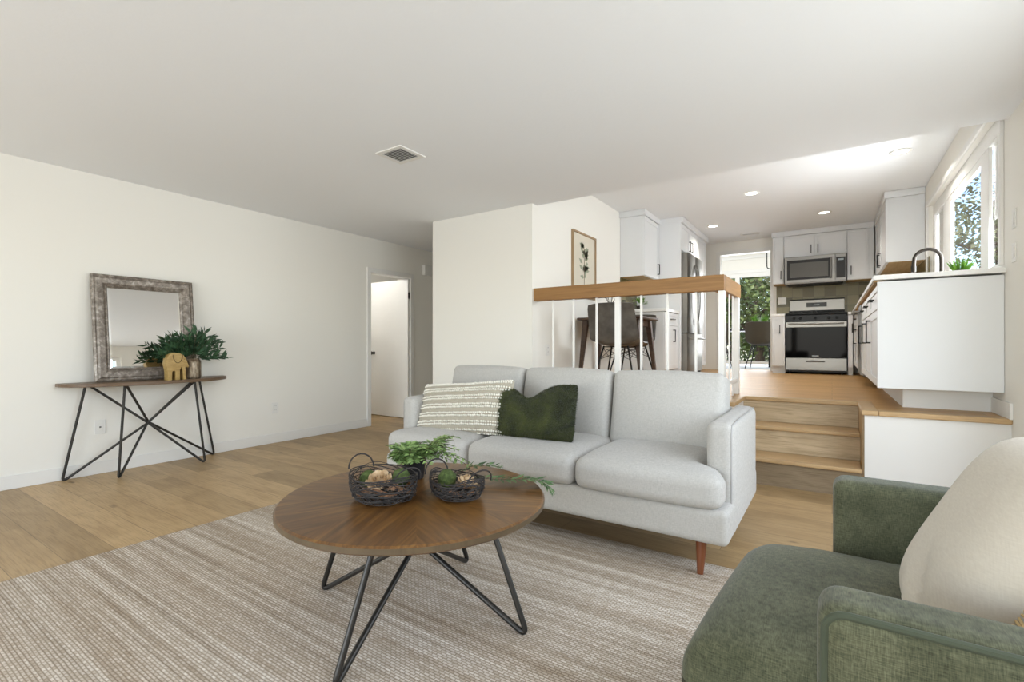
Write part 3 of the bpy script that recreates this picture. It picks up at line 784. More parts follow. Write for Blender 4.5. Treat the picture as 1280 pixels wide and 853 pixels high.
# potted fern behind the baskets
fp = Vector((-1.53, 1.53, ZT))
pf = thing('potted_fern', 'green fern in a small black pot behind the twig baskets', 'plant', fp)
MB().lathe([(.0, 0), (.040, 0), (.043, .004), (.054, .098), (.055, .103), (.051, .103), (.048, .085), (0, .085)], fp, 32).build('pot', M['pot'], pf, smooth=True)
fm = MB(); sm_ = MB(); rr_ = random.Random(11)
for k in range(92):
    q = rr_.uniform(0, 2 * PI); L = rr_.uniform(.09, .17); up = rr_.uniform(.35, 1.0)
    dx, dy = math.cos(q), math.sin(q)
    if dx * .834 + dy * .552 > .2: L *= 1.45
    if dx * .834 + dy * .552 < -.2: L *= .72
    if -dx * .552 + dy * .834 < -.5: L *= .7
    pts = []
    for i in range(7):
        s_ = i / 6
        pts.append(fp + Vector((dx * (.02 + L * s_ * (1.15 - .35 * up)), dy * (.02 + L * s_ * (1.15 - .35 * up)), .095 + L * (1.0 * up * s_ - .52 * s_ * s_))))
    frond(fm, pts, .046, .018, 9, sm_, .3, rr_)
fm.build('foliage', M['fern'], pf, recalc=False); sm_.build('stems', M['stem'], pf)
# trailing frond
ff = thing('fern_frond', 'single trailing fern frond lying over the far edge of the coffee table', 'fern', (-1.12, 1.66, ZT))
fm = MB(); sm_ = MB()
pts = [(-1.33, 1.60, ZT + .012), (-1.25, 1.625, ZT + .02), (-1.15, 1.655, ZT + .022), (-1.06, 1.69, ZT + .03), (-1.0, 1.715, ZT + .028), (-.965, 1.72, ZT + .012), (-.945, 1.725, ZT - .02)]
frond(fm, pts, .068, .019, 26, sm_, .1, rr_)
pts = [(-1.38, 1.62, ZT + .012), (-1.32, 1.66, ZT + .05), (-1.25, 1.70, ZT + .06), (-1.2, 1.73, ZT + .05)]
frond(fm, pts, .06, .018, 14, sm_, .1, rr_)
fm.build('leaflets', M['fern_dark'], ff, recalc=False); sm_.build('stem', M['stem'], ff)

# ------------------------------------------------------------------ armchair
AY0, AY1 = .875, 1.83
ch = thing('armchair', 'sage green velvet armchair in the near right corner', 'armchair', (.3, 1.355, 0))
MB().rbox(.80, AY1 - AY0 - .02, .16, .03, 6, mat=T((.39, 1.353, .22))).build('base', M['velvet'], ch, smooth=True, ang=180)
ZA = .656
def arm_fn(p, h): return p
for (a, b, nm) in ((1.705, AY1, 'far'), (AY0, .995, 'near')):
    ar = MB().rbox(.78, b - a, ZA - .15, .035, 6, mat=T((.38 + (.012 if nm == 'far' else -.01), (a + b) / 2, (ZA + .15) / 2))).build('arm', M['velvet'], ch, smooth=True, ang=180)
    yo = b - .010 if nm == 'far' else a + .010
    zt, xf = ZA - .010, (.012 if nm == 'far' else -.01)
    pts = [(xf, yo, .16 + i * .06) for i in range(8)]
    pts += [(xf + .03 * (1 - math.cos(t)), yo, zt - .03 + .03 * math.sin(t)) for t in (.3, .6, .9, 1.2, 1.57)]
    pts += [(xf + .08 + i * .09, yo, zt) for i in range(8)]
    MB().tube(pts, .006, 8).build('piping', M['velvet_pipe'], ar, smooth=True)
def seatfn(p, h):
    u, v, w_ = p.x / h[0], p.y / h[1], p.z / h[2]
    if w_ > 0: p.z += .035 * (1 - abs(v) ** 3) * w_ - .05 * max(0, -u - .35) ** 2
    e = sstep((abs(v) - .6) / .4)
    p.x += (.028 + .028 * v) * max(0, -u)
    if u < -.5 and v > .6: p.x += .03 * (v - .6) / .4
    return p
MB().rbox(.77, .70, .17, .06, 12, fn=seatfn, mat=T((.115, 1.352, .368))).build('seat_cushion', M['velvet'], ch, smooth=True, ang=180)
m = T((.64, 1.352, .52)) @ Matrix.Rotation(math.radians(12), 4, 'Y')
MB().rbox(.17, AY1 - AY0 - .03, .60, .05, 6, mat=m).build('back', M['velvet'], ch, smooth=True, ang=180)
for (x, y) in ((.06, .94), (.06, 1.77), (.70, .94), (.70, 1.77)):
    MB().tube([(x, y, 0.0), (x, y, .15)], [.015, .024], 14).build('leg', M['sofa_leg'], ch, smooth=True)
# cream pillow with jute fringe
def wr(u, v):
    return .016 * math.exp(-((u * .5 + v * .9 + .55) / .14) ** 2) - .022 * math.exp(-((u * .55 + v * .85 + .32) / .10) ** 2) + 0
mp = T((.266, 1.305, .655)) @ Matrix.Rotation(-PI / 2, 4, 'Z') @ Matrix.Rotation(math.radians(-27), 4, 'X')
cp = thing('throw_pillow', 'cream cotton pillow with tan fringe leaning in the green armchair', 'pillow', (.275, 1.25, .45))
mb, P = pillow_mesh(.44, .46, .17, ear=.0, wr=wr, rc=.12)
mb.xf(mp).build('cover', M['cream'], cp, smooth=True, ang=180)
fg = MB()
for e in range(4):
    for k in range(64):
        s_ = -1 + 2 * (k + .5) / 64
        if e == 0: p = P(s_, 1, -1); o_ = Vector((0, 0, 1))
        elif e == 1: p = P(s_, -1, -1); o_ = Vector((0, 0, -1))
        elif e == 2: p = P(1, s_, -1); o_ = Vector((1, 0, 0))
        else: p = P(-1, s_, -1); o_ = Vector((-1, 0, 0))
        q = p + o_ * random.uniform(.028, .042) * (1.4 if e >= 2 else 1) + Vector((random.uniform(-.006, .006), random.uniform(-.008, .008), random.uniform(-.006, .006)))
        fg.tube([mp @ p, mp @ ((p + q) / 2 + Vector((random.uniform(-.004, .004), random.uniform(-.004, .004), 0))), mp @ q], .0026, 5)
fg.build('fringe', M['jute'], cp)

# ------------------------------------------------------------------ console table and what stands on it
ZC = .755
cn = thing('console_table', 'half-oval dark wooden console table with crossing rod legs against the left wall', 'table', (-4.8, 1.76, 0))
poly = []
for i in range(33):
    t = PI * i / 32; poly.append((-4.975 + .37 * math.sin(t) ** .8, 1.765 - .61 * math.cos(t)))
MB().prism(poly, lambda a, b, z: Vector((a, b, z)), ZC - .027, ZC).build('tabletop', M['console'], cn, bev=.004)
bts = [(-4.955, 1.19), (-4.685, 1.46), (-4.69, 2.095), (-4.955, 2.295)]
tops_ = [(-4.93, 1.325), (-4.74, 1.52), (-4.74, 2.03), (-4.93, 2.15)]
ctr = Vector((-4.84, 1.71, .392))
zt = ZC - .027
for k in range(4):
    b_ = Vector((bts[k][0], bts[k][1], -.008)); o_ = Vector((tops_[k][0], tops_[k][1], zt))
    c_ = ctr + Vector((0, .004 * (k - 1.5), .004 * (k - 1.5)))
    op = Vector((tops_[(k + 2) % 4][0], tops_[(k + 2) % 4][1], zt))
    op = op.lerp(Vector((ctr.x, ctr.y, zt)), .06)
    MB().tube([o_] + corner(o_, b_, c_, .045) + [c_, op], .0098, 8).build('leg', M['rod'], cn, smooth=True)
# mirror leaning on the wall
mw, mh = .735, .875
A_ = math.asin(.105 / mh)
mm = T((-4.862, 1.728, ZC + .002)) @ Matrix.Rotation(-A_, 4, 'Y')   # local: x normal (+x to room), y width, z height
mi = thing('mirror', 'square mirror in a wide distressed silver frame leaning on the console table', 'mirror', (-4.87, 1.728, ZC))
fr = MB()
prof = [(0, 0), (0, .022), (.012, .030), (.022, .026), (.034, .034), (.072, .030), (.088, .020), (.094, .024), (.104, .012), (.108, .0)]
rows = []
for (d_, hgt) in prof:
    a0, a1 = -mw / 2 + d_, mw / 2 - d_; b0, b1 = d_, mh - d_
    rows.append([(hgt, a0, b0), (hgt, a1, b0), (hgt, a1, b1), (hgt, a0, b1)])
vs = [mm @ Vector(p) for r_ in rows for p in r_]
fs = [(i * 4 + k, i * 4 + (k + 1) % 4, (i + 1) * 4 + (k + 1) % 4, (i + 1) * 4 + k) for i in range(len(prof) - 1) for k in range(4)]
fs += [(3, 2, 1, 0)]
fr.add(vs, fs).build('frame', M['frame'], mi)
a0, a1, b0, b1 = -mw / 2 + .104, mw / 2 - .104, .104, mh - .104
gl = MB()
inn = .014
vs = [(.005, a0, b0), (.005, a1, b0), (.005, a1, b1), (.005, a0, b1), (.0075, a0 + inn, b0 + inn), (.0075, a1 - inn, b0 + inn), (.0075, a1 - inn, b1 - inn), (.0075, a0 + inn, b1 - inn)]
gl.add([mm @ Vector(v) for v in vs], [(4, 5, 6, 7), (0, 1, 5, 4), (1, 2, 6, 5), (2, 3, 7, 6), (3, 0, 4, 7)]).build('glass', M['mirror'], mi)
# elephant figurine: side profile, extruded and rounded
prof = [(-.058, 0), (-.058, .035), (-.062, .055), (-.070, .080), (-.066, .105), (-.048, .126), (-.015, .135), (.018, .132), (.045, .122), (.066, .100), (.076, .078), (.083, .066), (.078, .060), (.066, .064),
        (.058, .060), (.062, .040), (.060, .018), (.066, .004), (.062, 0), (.046, 0), (.044, .020), (.040, .045), (.036, .062), (.030, .064), (.026, .050), (.022, .052), (.022, .0), (-.008, 0), (-.008, .042), (-.020, .046), (-.030, .042), (-.031, 0)]
ecx, ecy = -4.665, 1.845
el = thing('elephant_figurine', 'carved wooden elephant figurine standing in front of the mirror', 'figurine', (ecx, ecy, ZC))
e_o = MB().prism(prof, lambda a, b, t: Vector((ecx + t, ecy + a * 1.12, ZC + b * 1.72)), -.036, .036).build('body', M['eleph'], el, smooth=True, ang=180)
md = e_o.modifiers.new('bevel', 'BEVEL'); md.width = .011; md.segments = 4; md.limit_method = 'ANGLE'; md.angle_limit = math.radians(75)
pts = [(ecx + .0365, ecy + .008 + .036 * math.cos(t), ZC + .215 - .07 * math.sin(t)) for t in [PI * i / 12 for i in range(13)]]
MB().tube(pts, .0028, 6).build('ear', M['eleph_line'], el, smooth=True)
MB().ball((ecx + .035, ecy + .06, ZC + .175), (.003, .004, .004), 8, 6).build('eye', M['eleph_line'], el, smooth=True)
# vase with branches
vx, vy = -4.73, 2.005
va = thing('vase', 'mottled brown glass vase of dark green branches beside the wooden elephant', 'vase', (vx, vy, ZC))
MB().lathe([(0, 0), (.062, 0), (.068, .006), (.07, .02), (.07, .14), (.066, .158), (.056, .168), (.054, .176), (.048, .176), (.048, .15), (0, .15)], (vx, vy, ZC), 32).build('body', M['vase'], va, smooth=True)
fm = MB(); sm_ = MB(); r3 = random.Random(5)
for k in range(24):
    tt = (k + .5) / 24
    side = -1 + 2 * tt                      # spread along the wall
    L = .23 + .05 * abs(side) + r3.uniform(-.03, .05)
    dy = side * 1.05 - .12; dx = r3.uniform(-.25, .55); up = 1.0 - .75 * abs(side) ** 1.3 + r3.uniform(-.1, .15)
    d_ = Vector((dx * .55, dy, up)).normalized(); pts = []
    for i in range(7):
        s_ = i / 6
        pts.append(Vector((vx, vy, ZC + .165)) + d_ * L * s_ + Vector((0, 0, -.06 * abs(side) * s_ * s_)))
    sm_.tube(pts, .0016, 5)
    for i in range(16):
        s_ = .18 + .82 * (i + .5) / 16; q = Vector((vx, vy, ZC + .165)) + d_ * L * s_ + Vector((0, 0, -.06 * abs(side) * s_ * s_))
        for sg in (-1, 1):
            rv = Vector((r3.uniform(-1, 1), r3.uniform(-1, 1), r3.uniform(-1, 1)))
            sd = d_.cross(rv).normalized()
            ld_ = (d_ * .9 + sd * .8 * sg)
            if q.x + ld_.x * .06 < -4.84: ld_.x = abs(ld_.x) * .2
            fm.leaf(q, ld_, sd.cross(d_), r3.uniform(.05, .085), r3.uniform(.015, .023), .15)
fm.build('foliage', M['olive_leaf'], va, recalc=False); sm_.build('stems', M['stem'], va)

# ------------------------------------------------------------------ wall plates, vents, lamps
def plate(name, label, face, a, z, w_=.072, h_=.115, cat='outlet', kind='outlet'):
    ax, pos, sg = face
    def bx(mb, a0, a1, d0, d1, z0, z1):
        if ax == 'x': return mb.box(pos + sg * d0, pos + sg * d1, a0, a1, z0, z1)
        return mb.box(a0, a1, pos + sg * d0, pos + sg * d1, z0, z1)
    loc = (pos, a, z - h_ / 2) if ax == 'x' else (a, pos, z - h_ / 2)
    t = thing(name, label, cat, loc)
    bx(MB(), a - w_ / 2, a + w_ / 2, 0, .006, z - h_ / 2, z + h_ / 2).build('plate', M['plate'], t, bev=.002)
    if kind == 'outlet':
        for dz in (-.022, .022): bx(MB(), a - .017, a + .017, .006, .009, z + dz - .015, z + dz + .015).build('socket', M['plate'], t, bev=.002)
        for dz in (-.022, .022):
            mb = MB(); bx(mb, a - .007, a - .005, .009, .0095, z + dz - .003, z + dz + .007); bx(mb, a + .005, a + .007, .009, .0095, z + dz - .003, z + dz + .007)
            mb.build('slots', M['slot'], t)
    elif kind == 'switch':
        n = max(1, round(w_ / .05) - 0) if w_ > .1 else 1
        for i in range(n):
            c_ = a + (i - (n - 1) / 2) * .046
            bx(MB(), c_ - .017, c_ + .017, .006, .010, z - .034, z + .034).build('rocker', M['plate'], t, bev=.002)
    else:
        bx(MB(), a - .006, a + .006, .006, .009, z - .006, z + .006).build('jack', M['slot'], t)
FL = ('x', XL, 1)
plate('wall_plate', 'small white cable plate on the left wall under the console table', FL, 1.436, .38, kind='jack', cat='wall plate')
plate('outlet', 'white outlet low on the left wall between the console table and the door', FL, 2.93, .374)
plate('outlet', 'white outlet on the kitchen nook wall behind the railing', ('x', -2.45, 1), 4.36, 1.0)
plate('light_switch', 'upper switch plate on the right wall beside the kitchen window', ('x', XR, -1), 4.02, 1.80, kind='switch', cat='switch')
plate('light_switch', 'lower switch plate on the right wall beside the kitchen window', ('x', XR, -1), 4.02, 1.60, kind='switch', cat='switch')
cb_ = thing('door_chime', 'small white chime box high on the hallway wall past the door', 'door chime', (XL, 5.25, 2.07))
MB().rbox(.05, .16, .15, .008, 3, mat=T((XL + .025, 5.25, 2.145))).build('case', M['plate'], cb_, smooth=True)
# ceiling vents
def vent(label, x0, x1, y0, y1, z, ns, alongx=True):
    t = thing('ceiling_vent', label, 'vent', ((x0 + x1) / 2, (y0 + y1) / 2, z))
    f_ = .035
    B(x0, x1, y0, y0 + f_, z - .008, z).box(x0, x1, y1 - f_, y1, z - .008, z).box(x0, x0 + f_, y0 + f_, y1 - f_, z - .008, z).box(x1 - f_, x1, y0 + f_, y1 - f_, z - .008, z).build('frame', M['trim'], t, bev=.002)
    B(x0 + f_, x1 - f_, y0 + f_, y1 - f_, z - .002, z - .0005).build('painted_duct_shade', M['slot'], t)  # flat sheet, the shadow inside the duct is painted in its grey
    for i in range(ns):
        y = y0 + f_ + (y1 - y0 - 2 * f_) * (i + .5) / ns
        m = T(((x0 + x1) / 2, y, z - .006)) @ Matrix.Rotation(math.radians(35), 4, 'X')
        B(-(x1 - x0) / 2 + f_, (x1 - x0) / 2 - f_, -.006, .006, -.0007, .0007).xf(m).build('louver', M['trim'], t)
vent('square white air vent in the living room ceiling', -2.75, -2.49, 2.36, 2.61, H1, 9)
vent('long narrow air vent in the kitchen ceiling near the doorway', -1.27, -.95, 8.72, 8.86, H2, 3)
grp = 'recessed kitchen ceiling lights'
r0 = None
for (x, y, lb) in ((.54, 5.83, 'round recessed ceiling light nearest the kitchen window'), (-.81, 6.45, 'round recessed ceiling light in the middle of the kitchen ceiling'),
                   (-.09, 7.94, 'round recessed ceiling light in front of the microwave'), (-1.53, 7.91, 'round recessed ceiling light in front of the fridge')):
    if r0 is None:
        r0 = thing('recessed_light', lb, 'light', (x, y, H2), grp)
        MB().lathe([(.062, -.002), (.064, -.006), (.085, -.006), (.087, 0), (.062, 0)], (x, y, H2), 28).build('trim_ring', M['trim'], r0, smooth=True)
        MB().lathe([(0, -.003), (.064, -.003), (.064, -.001), (0, -.001)], (x, y, H2), 28).build('lens', M['lamp'], r0)
    else: dup(r0, (x, y, H2), lb)
    sd = bpy.data.lights.new('downlight', 'SPOT'); sd.energy = 34; sd.spot_size = 2.4; sd.spot_blend = .6; sd.shadow_soft_size = .06; sd.color = (1, .95, .88)
    so = bpy.data.objects.new('downlight', sd); COL.objects.link(so); so.location = (x, y, H2 - .02)

# ------------------------------------------------------------------ railing
ra = thing('railing', 'white baluster railing with a thick brown wooden handrail behind the sofa', 'railing', (-1.58, PY + .04, K))
ZR0, ZR1 = 1.483, 1.608
B(-2.45, -.705, PY, PY + .09, ZR0, ZR1).build('handrail', M['rail_wood'], ra, bev=.004)
B(-.795, -.705, PY + .09, 4.90, ZR0, ZR1).build('handrail', M['rail_wood_y'], ra, bev=.004)
yb = PY + .045
for x in (-2.2529, -2.034, -1.80, -1.383, -1.157, -.928):
    B(x - .009, x + .009, yb - .009, yb + .009, K, ZR0).build('baluster', M['rail_white'], ra, bev=.002)
B(-1.597 - .022, -1.597 + .022, yb - .022, yb + .022, K, ZR0).build('post', M['rail_white'], ra, bev=.002)
B(-.752, -.708, yb - .03, yb + .03, K, ZR0).build('post', M['rail_white'], ra, bev=.002)
B(-.752, -.708, 4.80, 4.86, K, ZR0).build('post', M['rail_white'], ra, bev=.002)
for y in (4.27, 4.45, 4.62):
    B(-.736, -.724, y - .006, y + .006, K, ZR0).build('baluster', M['rail_white'], ra, bev=.002)
B(-.745, -.715, yb, 4.80, .715, .75).box(-2.45, -.75, yb - .015, yb + .015, .715, .75).build('bottom_rail', M['rail_white'], ra, bev=.002)

# ------------------------------------------------------------------ framed print on the nook wall
pa = thing('framed_print', 'botanical print in a thin oak frame on the wall above the handrail', 'picture', (-2.44, 5.22, 1.60))
xw = -2.45; y0, y1, z0, z1 = 4.905, 5.545, 1.60, 2.36
ft = .022
B(xw, xw + .028, y0, y0 + ft, z0, z1).box(xw, xw + .028, y1 - ft, y1, z0, z1).box(xw, xw + .028, y0 + ft, y1 - ft, z0, z0 + ft).box(xw, xw + .028, y0 + ft, y1 - ft, z1 - ft, z1).build('frame', M['art_frame'], pa, bev=.002)
B(xw, xw + .012, y0 + ft, y1 - ft, z0 + ft, z1 - ft).build('print', M['paper'], pa)
lf = MB(); sm_ = MB(); r4 = random.Random(3); xp = xw + .0135
sm_.tube([(xp, 5.22, z0 + .16), (xp, 5.225, z0 + .35), (xp, 5.215, z0 + .6)], .0035, 5)
for k in range(34):
    zz = z0 + .24 + .40 * r4.random(); q = r4.uniform(-.35, .35) + (0 if r4.random() > .5 else PI)
    q += .9 * (1 if abs(q) < 1 else -1) * r4.uniform(.2, 1)
    L = r4.uniform(.06, .13) * (1 - .35 * abs((zz - z0 - .42) / .25))
    yy = 5.22 + r4.uniform(-.05, .05)
    dY, dZ = math.cos(q), abs(math.sin(q)) * .8
    lf.leaf((xp, yy, zz), (0, dY, dZ), (1, 0, 0), L * 1.1, .05, 0)
lf.build('printed_leaves', M['ink_green'], pa, recalc=False); sm_.build('printed_stem', M['ink_grey'], pa)

# ------------------------------------------------------------------ cabinetry helpers
def fbox(mb, face, a0, a1, d0, d1, z0, z1):
    ax, pos, sg = face
    if ax == 'x': return mb.box(pos + sg * d0, pos + sg * d1, a0, a1, z0, z1)
    return mb.box(a0, a1, pos + sg * d0, pos + sg * d1, z0, z1)
def front(name, parent, face, a0, a1, z0, z1, mat=None, rail=.055, shaker=True):
    g = .0015; mb = MB(); a0 += g; a1 -= g; z0 += g; z1 -= g
    if not shaker: fbox(mb, face, a0, a1, 0, .019, z0, z1)
    else:
        fbox(mb, face, a0, a1, 0, .012, z0, z1)
        fbox(mb, face, a0, a0 + rail, .012, .020, z0, z1); fbox(mb, face, a1 - rail, a1, .012, .020, z0, z1)
        fbox(mb, face, a0 + rail, a1 - rail, .012, .020, z0, z0 + rail); fbox(mb, face, a0 + rail, a1 - rail, .012, .020, z1 - rail, z1)
    return mb.build(name, mat or M['cab'], parent, bev=.0015)
def pull(parent, face, a, z, L=.14, vert=True, d0=.019):
    mb = MB(); w_ = .0055
    if vert:
        fbox(mb, face, a - w_, a + w_, d0 + .024, d0 + .034, z - L / 2, z + L / 2)
        for s_ in (-1, 1): fbox(mb, face, a - w_, a + w_, d0, d0 + .034, z + s_ * (L / 2 - w_) - w_, z + s_ * (L / 2 - w_) + w_)
    else:
        fbox(mb, face, a - L / 2, a + L / 2, d0 + .024, d0 + .034, z - w_, z + w_)
        for s_ in (-1, 1): fbox(mb, face, a + s_ * (L / 2 - w_) - w_, a + s_ * (L / 2 - w_) + w_, d0, d0 + .034, z - w_, z + w_)
    return mb.build('handle', M['black'], parent)
ZCT = K + .93      # counter top surface
ZCB = ZCT - .04    # carcass top

# right run along the window wall (fronts face -X)
XF = .285
FR = ('x', XF, -1)
TK = K + .148
def base_unit(label, y0, y1, drawer=True, toe=None, two=False):
    t = thing('base_cabinet', label, 'cabinet', (XR - .3, (y0 + y1) / 2, K), 'base cabinets under the kitchen window')
    B(XF, XR - .004, y0, y1, TK, ZCB - .002).build('carcass', M['cab'], t)
    B(XF + .14, XR - .004, toe or y0, y1, K, TK).build('toe_kick', M['trim'], t)
    zt = ZCB - .02
    if drawer:
        d_ = front('drawer', t, FR, y0, y1, zt - .17, zt, rail=.04); pull(d_, FR, (y0 + y1) / 2, zt - .085, .15, False, .02); zt -= .175
    ys = [(y0, y1)] if not two else [(y0, (y0 + y1) / 2), ((y0 + y1) / 2, y1)]
    for i, (a, b) in enumerate(ys):
        d_ = front('door', t, FR, a, b, TK + .004, zt)
        pa_ = (b - .05 if i == 0 else a + .05) if two else (b - .06)
        pull(d_, FR, pa_, zt - .14, .19, True, .02)
base_unit('white base cabinet nearest the living room under the window counter', 4.245, 5.02, toe=4.46)
base_unit('white sink base cabinet, second from the counter end panel', 5.025, 5.68)
base_unit('white base cabinet, third from the counter end panel, beside the dishwasher', 5.685, 6.36)
base_unit('white corner base cabinet between the dishwasher and the range wall', 7.05, 8.60, two=True)
dw = thing('dishwasher', 'stainless dishwasher set between the white cabinets under the counter', 'dishwasher', (.6, 6.7, K))
B(XF, XR - .01, 6.37, 7.04, K + .1, ZCB - .004).build('tub', M['slot'], dw)
fbox(MB(), FR, 6.375, 7.035, 0, .03, K + .12, ZCB - .01).build('door', M['steel_v'], dw, bev=.004)
MB().tube([(XF - .03, 6.45, ZCB - .08), (XF - .075, 6.46, ZCB - .08), (XF - .075, 6.95, ZCB - .08), (XF - .03, 6.96, ZCB - .08)], .01, 8).build('handle', M['steel'], dw, smooth=True)
B(XF + .12, XR - .01, 6.375, 7.035, K, K + .1).build('toe_panel', M['dark'], dw)
ep = thing('end_panel', 'wide white panel closing the end of the window counter above the landing', 'panel', (.58, 4.22, TK))
B(XF - .022, XR - .002, 4.215, 4.243, TK, ZCB - .002).build('panel', M['cab'], ep, bev=.002)
ctr_ = thing('countertop', 'long white countertop running under the kitchen window', 'countertop', (.58, 6.5, ZCB))
B(XF - .045, XR, 4.185, YB, ZCT - .032, ZCT).build('slab', M['quartz'], ctr_, bev=.003)
B(XF - .036, XF + .02, 4.25, 8.6, ZCB - .001, ZCT - .033).build('tan_edge', M['cab_in'], ctr_)  # tan strip below the slab along its front
# faucet
fx, fy = .775, 5.44
fa = thing('faucet', 'dark gunmetal gooseneck faucet on the window counter', 'faucet', (fx, fy, ZCT))
MB().lathe([(.028, 0), (.028, .006), (.02, .012), (.02, .06), (.016, .065)], (fx, fy, ZCT), 20).build('base', M['steel_v'], fa, smooth=True)
pts = [(fx, fy, ZCT + .05), (fx, fy, ZCT + .24)] + [(fx - .09 + .09 * math.cos(t), fy, ZCT + .25 + .09 * math.sin(t)) for t in [PI * i / 14 for i in range(1, 15)]] + [(fx - .183, fy, ZCT + .2)]
gm = simple('gunmetal', (66, 61, 55), .38, .8)
MB().tube(pts, .014, 14).build('spout', gm, fa, smooth=True)
MB().lathe([(.017, 0), (.018, .05), (.016, .055)], (fx - .183, fy, ZCT + .15), 16).build('spray_head', gm, fa, smooth=True)
MB().tube([(fx, fy + .02, ZCT + .05), (fx + .01, fy + .06, ZCT + .075), (fx + .01, fy + .10, ZCT + .11)], .006, 8).build('lever', gm, fa, smooth=True)
# grass plant on the counter
gx, gy = .80, 4.86
gp_ = thing('potted_plant', 'bright green grassy plant in a low dark pot at the kitchen window', 'plant', (gx, gy, ZCT))
MB().lathe([(0, 0), (.05, 0), (.06, .05), (.062, .055), (.056, .055), (.054, .045), (0, .045)], (gx, gy, ZCT), 24).build('pot', M['pot2'], gp_, smooth=True)
gm_ = MB(); r5 = random.Random(9)
for k in range(110):
    q = r5.uniform(0, 2 * PI); sp = r5.uniform(.1, .75); L = r5.uniform(.08, .14)
    b_ = Vector((gx + .03 * sp * math.cos(q), gy + .03 * sp * math.sin(q), ZCT + .045)); d_ = Vector((math.cos(q) * sp, math.sin(q) * sp, 1.15))
    if b_.x + d_.normalized().x * L > XR + .05: d_.x *= .3
    gm_.leaf(b_, d_, (-math.sin(q), math.cos(q), .1), L, .011, .1)
gm_.build('leaves', M['grass'], gp_, recalc=False)

# range wall
YF = 8.64
FB = ('y', YF, -1)
def nbase(label, x0, x1, door=True):
    t = thing('base_cabinet', label, 'cabinet', ((x0 + x1) / 2, YF + .3, K), 'base cabinets beside the range')
    B(x0, x1, YF, YB - .014, K + .11, ZCB - .002).build('carcass', M['cab'], t)
    B(x0, x1, YF + .06, YB, K, K + .11).build('toe_kick', M['cab'], t)
    d_ = front('door', t, FB, x0, x1, K + .115, ZCB - .01, rail=.03)
    pull(d_, FB, (x0 + x1) / 2 + .02, ZCB - .2, .13)
nbase('narrow white base cabinet left of the range', -.79, -.612)
nbase('narrow white base cabinet right of the range', .195, XF - .03)
tag(B(-.80, -.612, YF - .03, YB, ZCT - .04, ZCT).build('countertop', M['quartz'], bev=.003), 'small white countertop left of the range', 'countertop')
tag(B(.195, XF - .05, YF - .03, YB, ZCT - .04, ZCT).build('countertop', M['quartz'], bev=.003), 'small white countertop right of the range', 'countertop')
bs = thing('backsplash', 'olive green square tile backsplash behind the range', 'backsplash', (-.1, YB, ZCT))
B(-.785, XR - .012, YB - .013, YB - .001, ZCT + .002, 2.033).build('tiles', M['tile'], bs)
bs2 = thing('backsplash', 'olive green tile backsplash on the right wall under the tall upper cabinet', 'backsplash', (XR, 8.1, ZCT))
B(XR - .011, XR - .001, 7.0, YB - .015, ZCT + .002, 2.033).build('tiles', M['tile_side'], bs2)
plate('light_switch', 'white double switch plate on the olive tiles left of the range', ('y', YB - .012, -1), -.70, 1.79, .12, .115, kind='switch', cat='switch')
# gas range
rx0, rx1 = -.605, .185
rn = thing('gas_range', 'stainless gas range with black oven window and bottom drawer', 'range', ((rx0 + rx1) / 2, 8.95, K))
B(rx0, rx1, YF, YB - .02, K + .03, ZCT - .02).build('body', M['enamel'], rn, bev=.003)
B(rx0, rx1, YF - .0, YB - .1, ZCT - .02, ZCT + .004).build('cooktop', M['enamel'], rn, bev=.004)
bp = [(YB - .10, ZCT), (YB - .075, ZCT + .05), (YB - .075, ZCT + .245), (YB - .06, ZCT + .262), (YB - .015, ZCT + .262), (YB - .015, ZCT)]
bgd = MB().prism(bp, lambda a, b, t: Vector((t, a, b)), rx0 + .02, rx1 - .02).build('backguard', M['steel'], rn, bev=.004)
B(-.35, -.07, YB - .082, YB - .074, ZCT + .13, ZCT + .20).build('display', M['disp'], bgd)
B(-.25, -.17, YB - .084, YB - .081, ZCT + .158, ZCT + .172).build('digits', M['screen'], bgd)
B(rx0 + .02, rx1 - .02, YB - .105, YB - .076, ZCT, ZCT + .075).build('vent_strip', M['enamel'], rn)
cp_ = MB().prism([(YF - .025, ZCT - .125), (YF - .03, ZCT - .03), (YF - .005, ZCT - .012), (YF + .04, ZCT - .012), (YF + .04, ZCT - .125)], lambda a, b, t: Vector((t, a, b)), rx0, rx1).build('control_panel', M['enamel'], rn, bev=.003)
for x in (-.49, -.41, -.21, -.04, .06):
    kb = MB().lathe([(.0, 0), (.021, 0), (.021, .008), (.016, .012), (.015, .034), (0, .036)], (0, 0, 0), 18)
    kb.xf(T((x, YF - .027, ZCT - .078)) @ Matrix.Rotation(PI / 2, 4, 'X')); kb.build('knob', M['enamel'] if True else M['steel'], rn, smooth=True)
for (x0, x1) in ((rx0 + .04, -.23), (-.20, rx1 - .04)):
    g_ = MB(); z = ZCT + .035
    for yy in (8.68, 8.92, 9.16): g_.box(x0, x1, yy, yy + .014, z - .006, z + .006)
    for xx in (x0, (x0 + x1) / 2 - .007, x1 - .014): g_.box(xx, xx + .014, 8.68, 9.174, z - .006, z + .006)
    for xx in (x0, x1 - .014):
        for yy in (8.68, 9.16): g_.box(xx, xx + .014, yy, yy + .014, ZCT, z)
    g_.build('grate', M['dark'], rn, bev=.002)
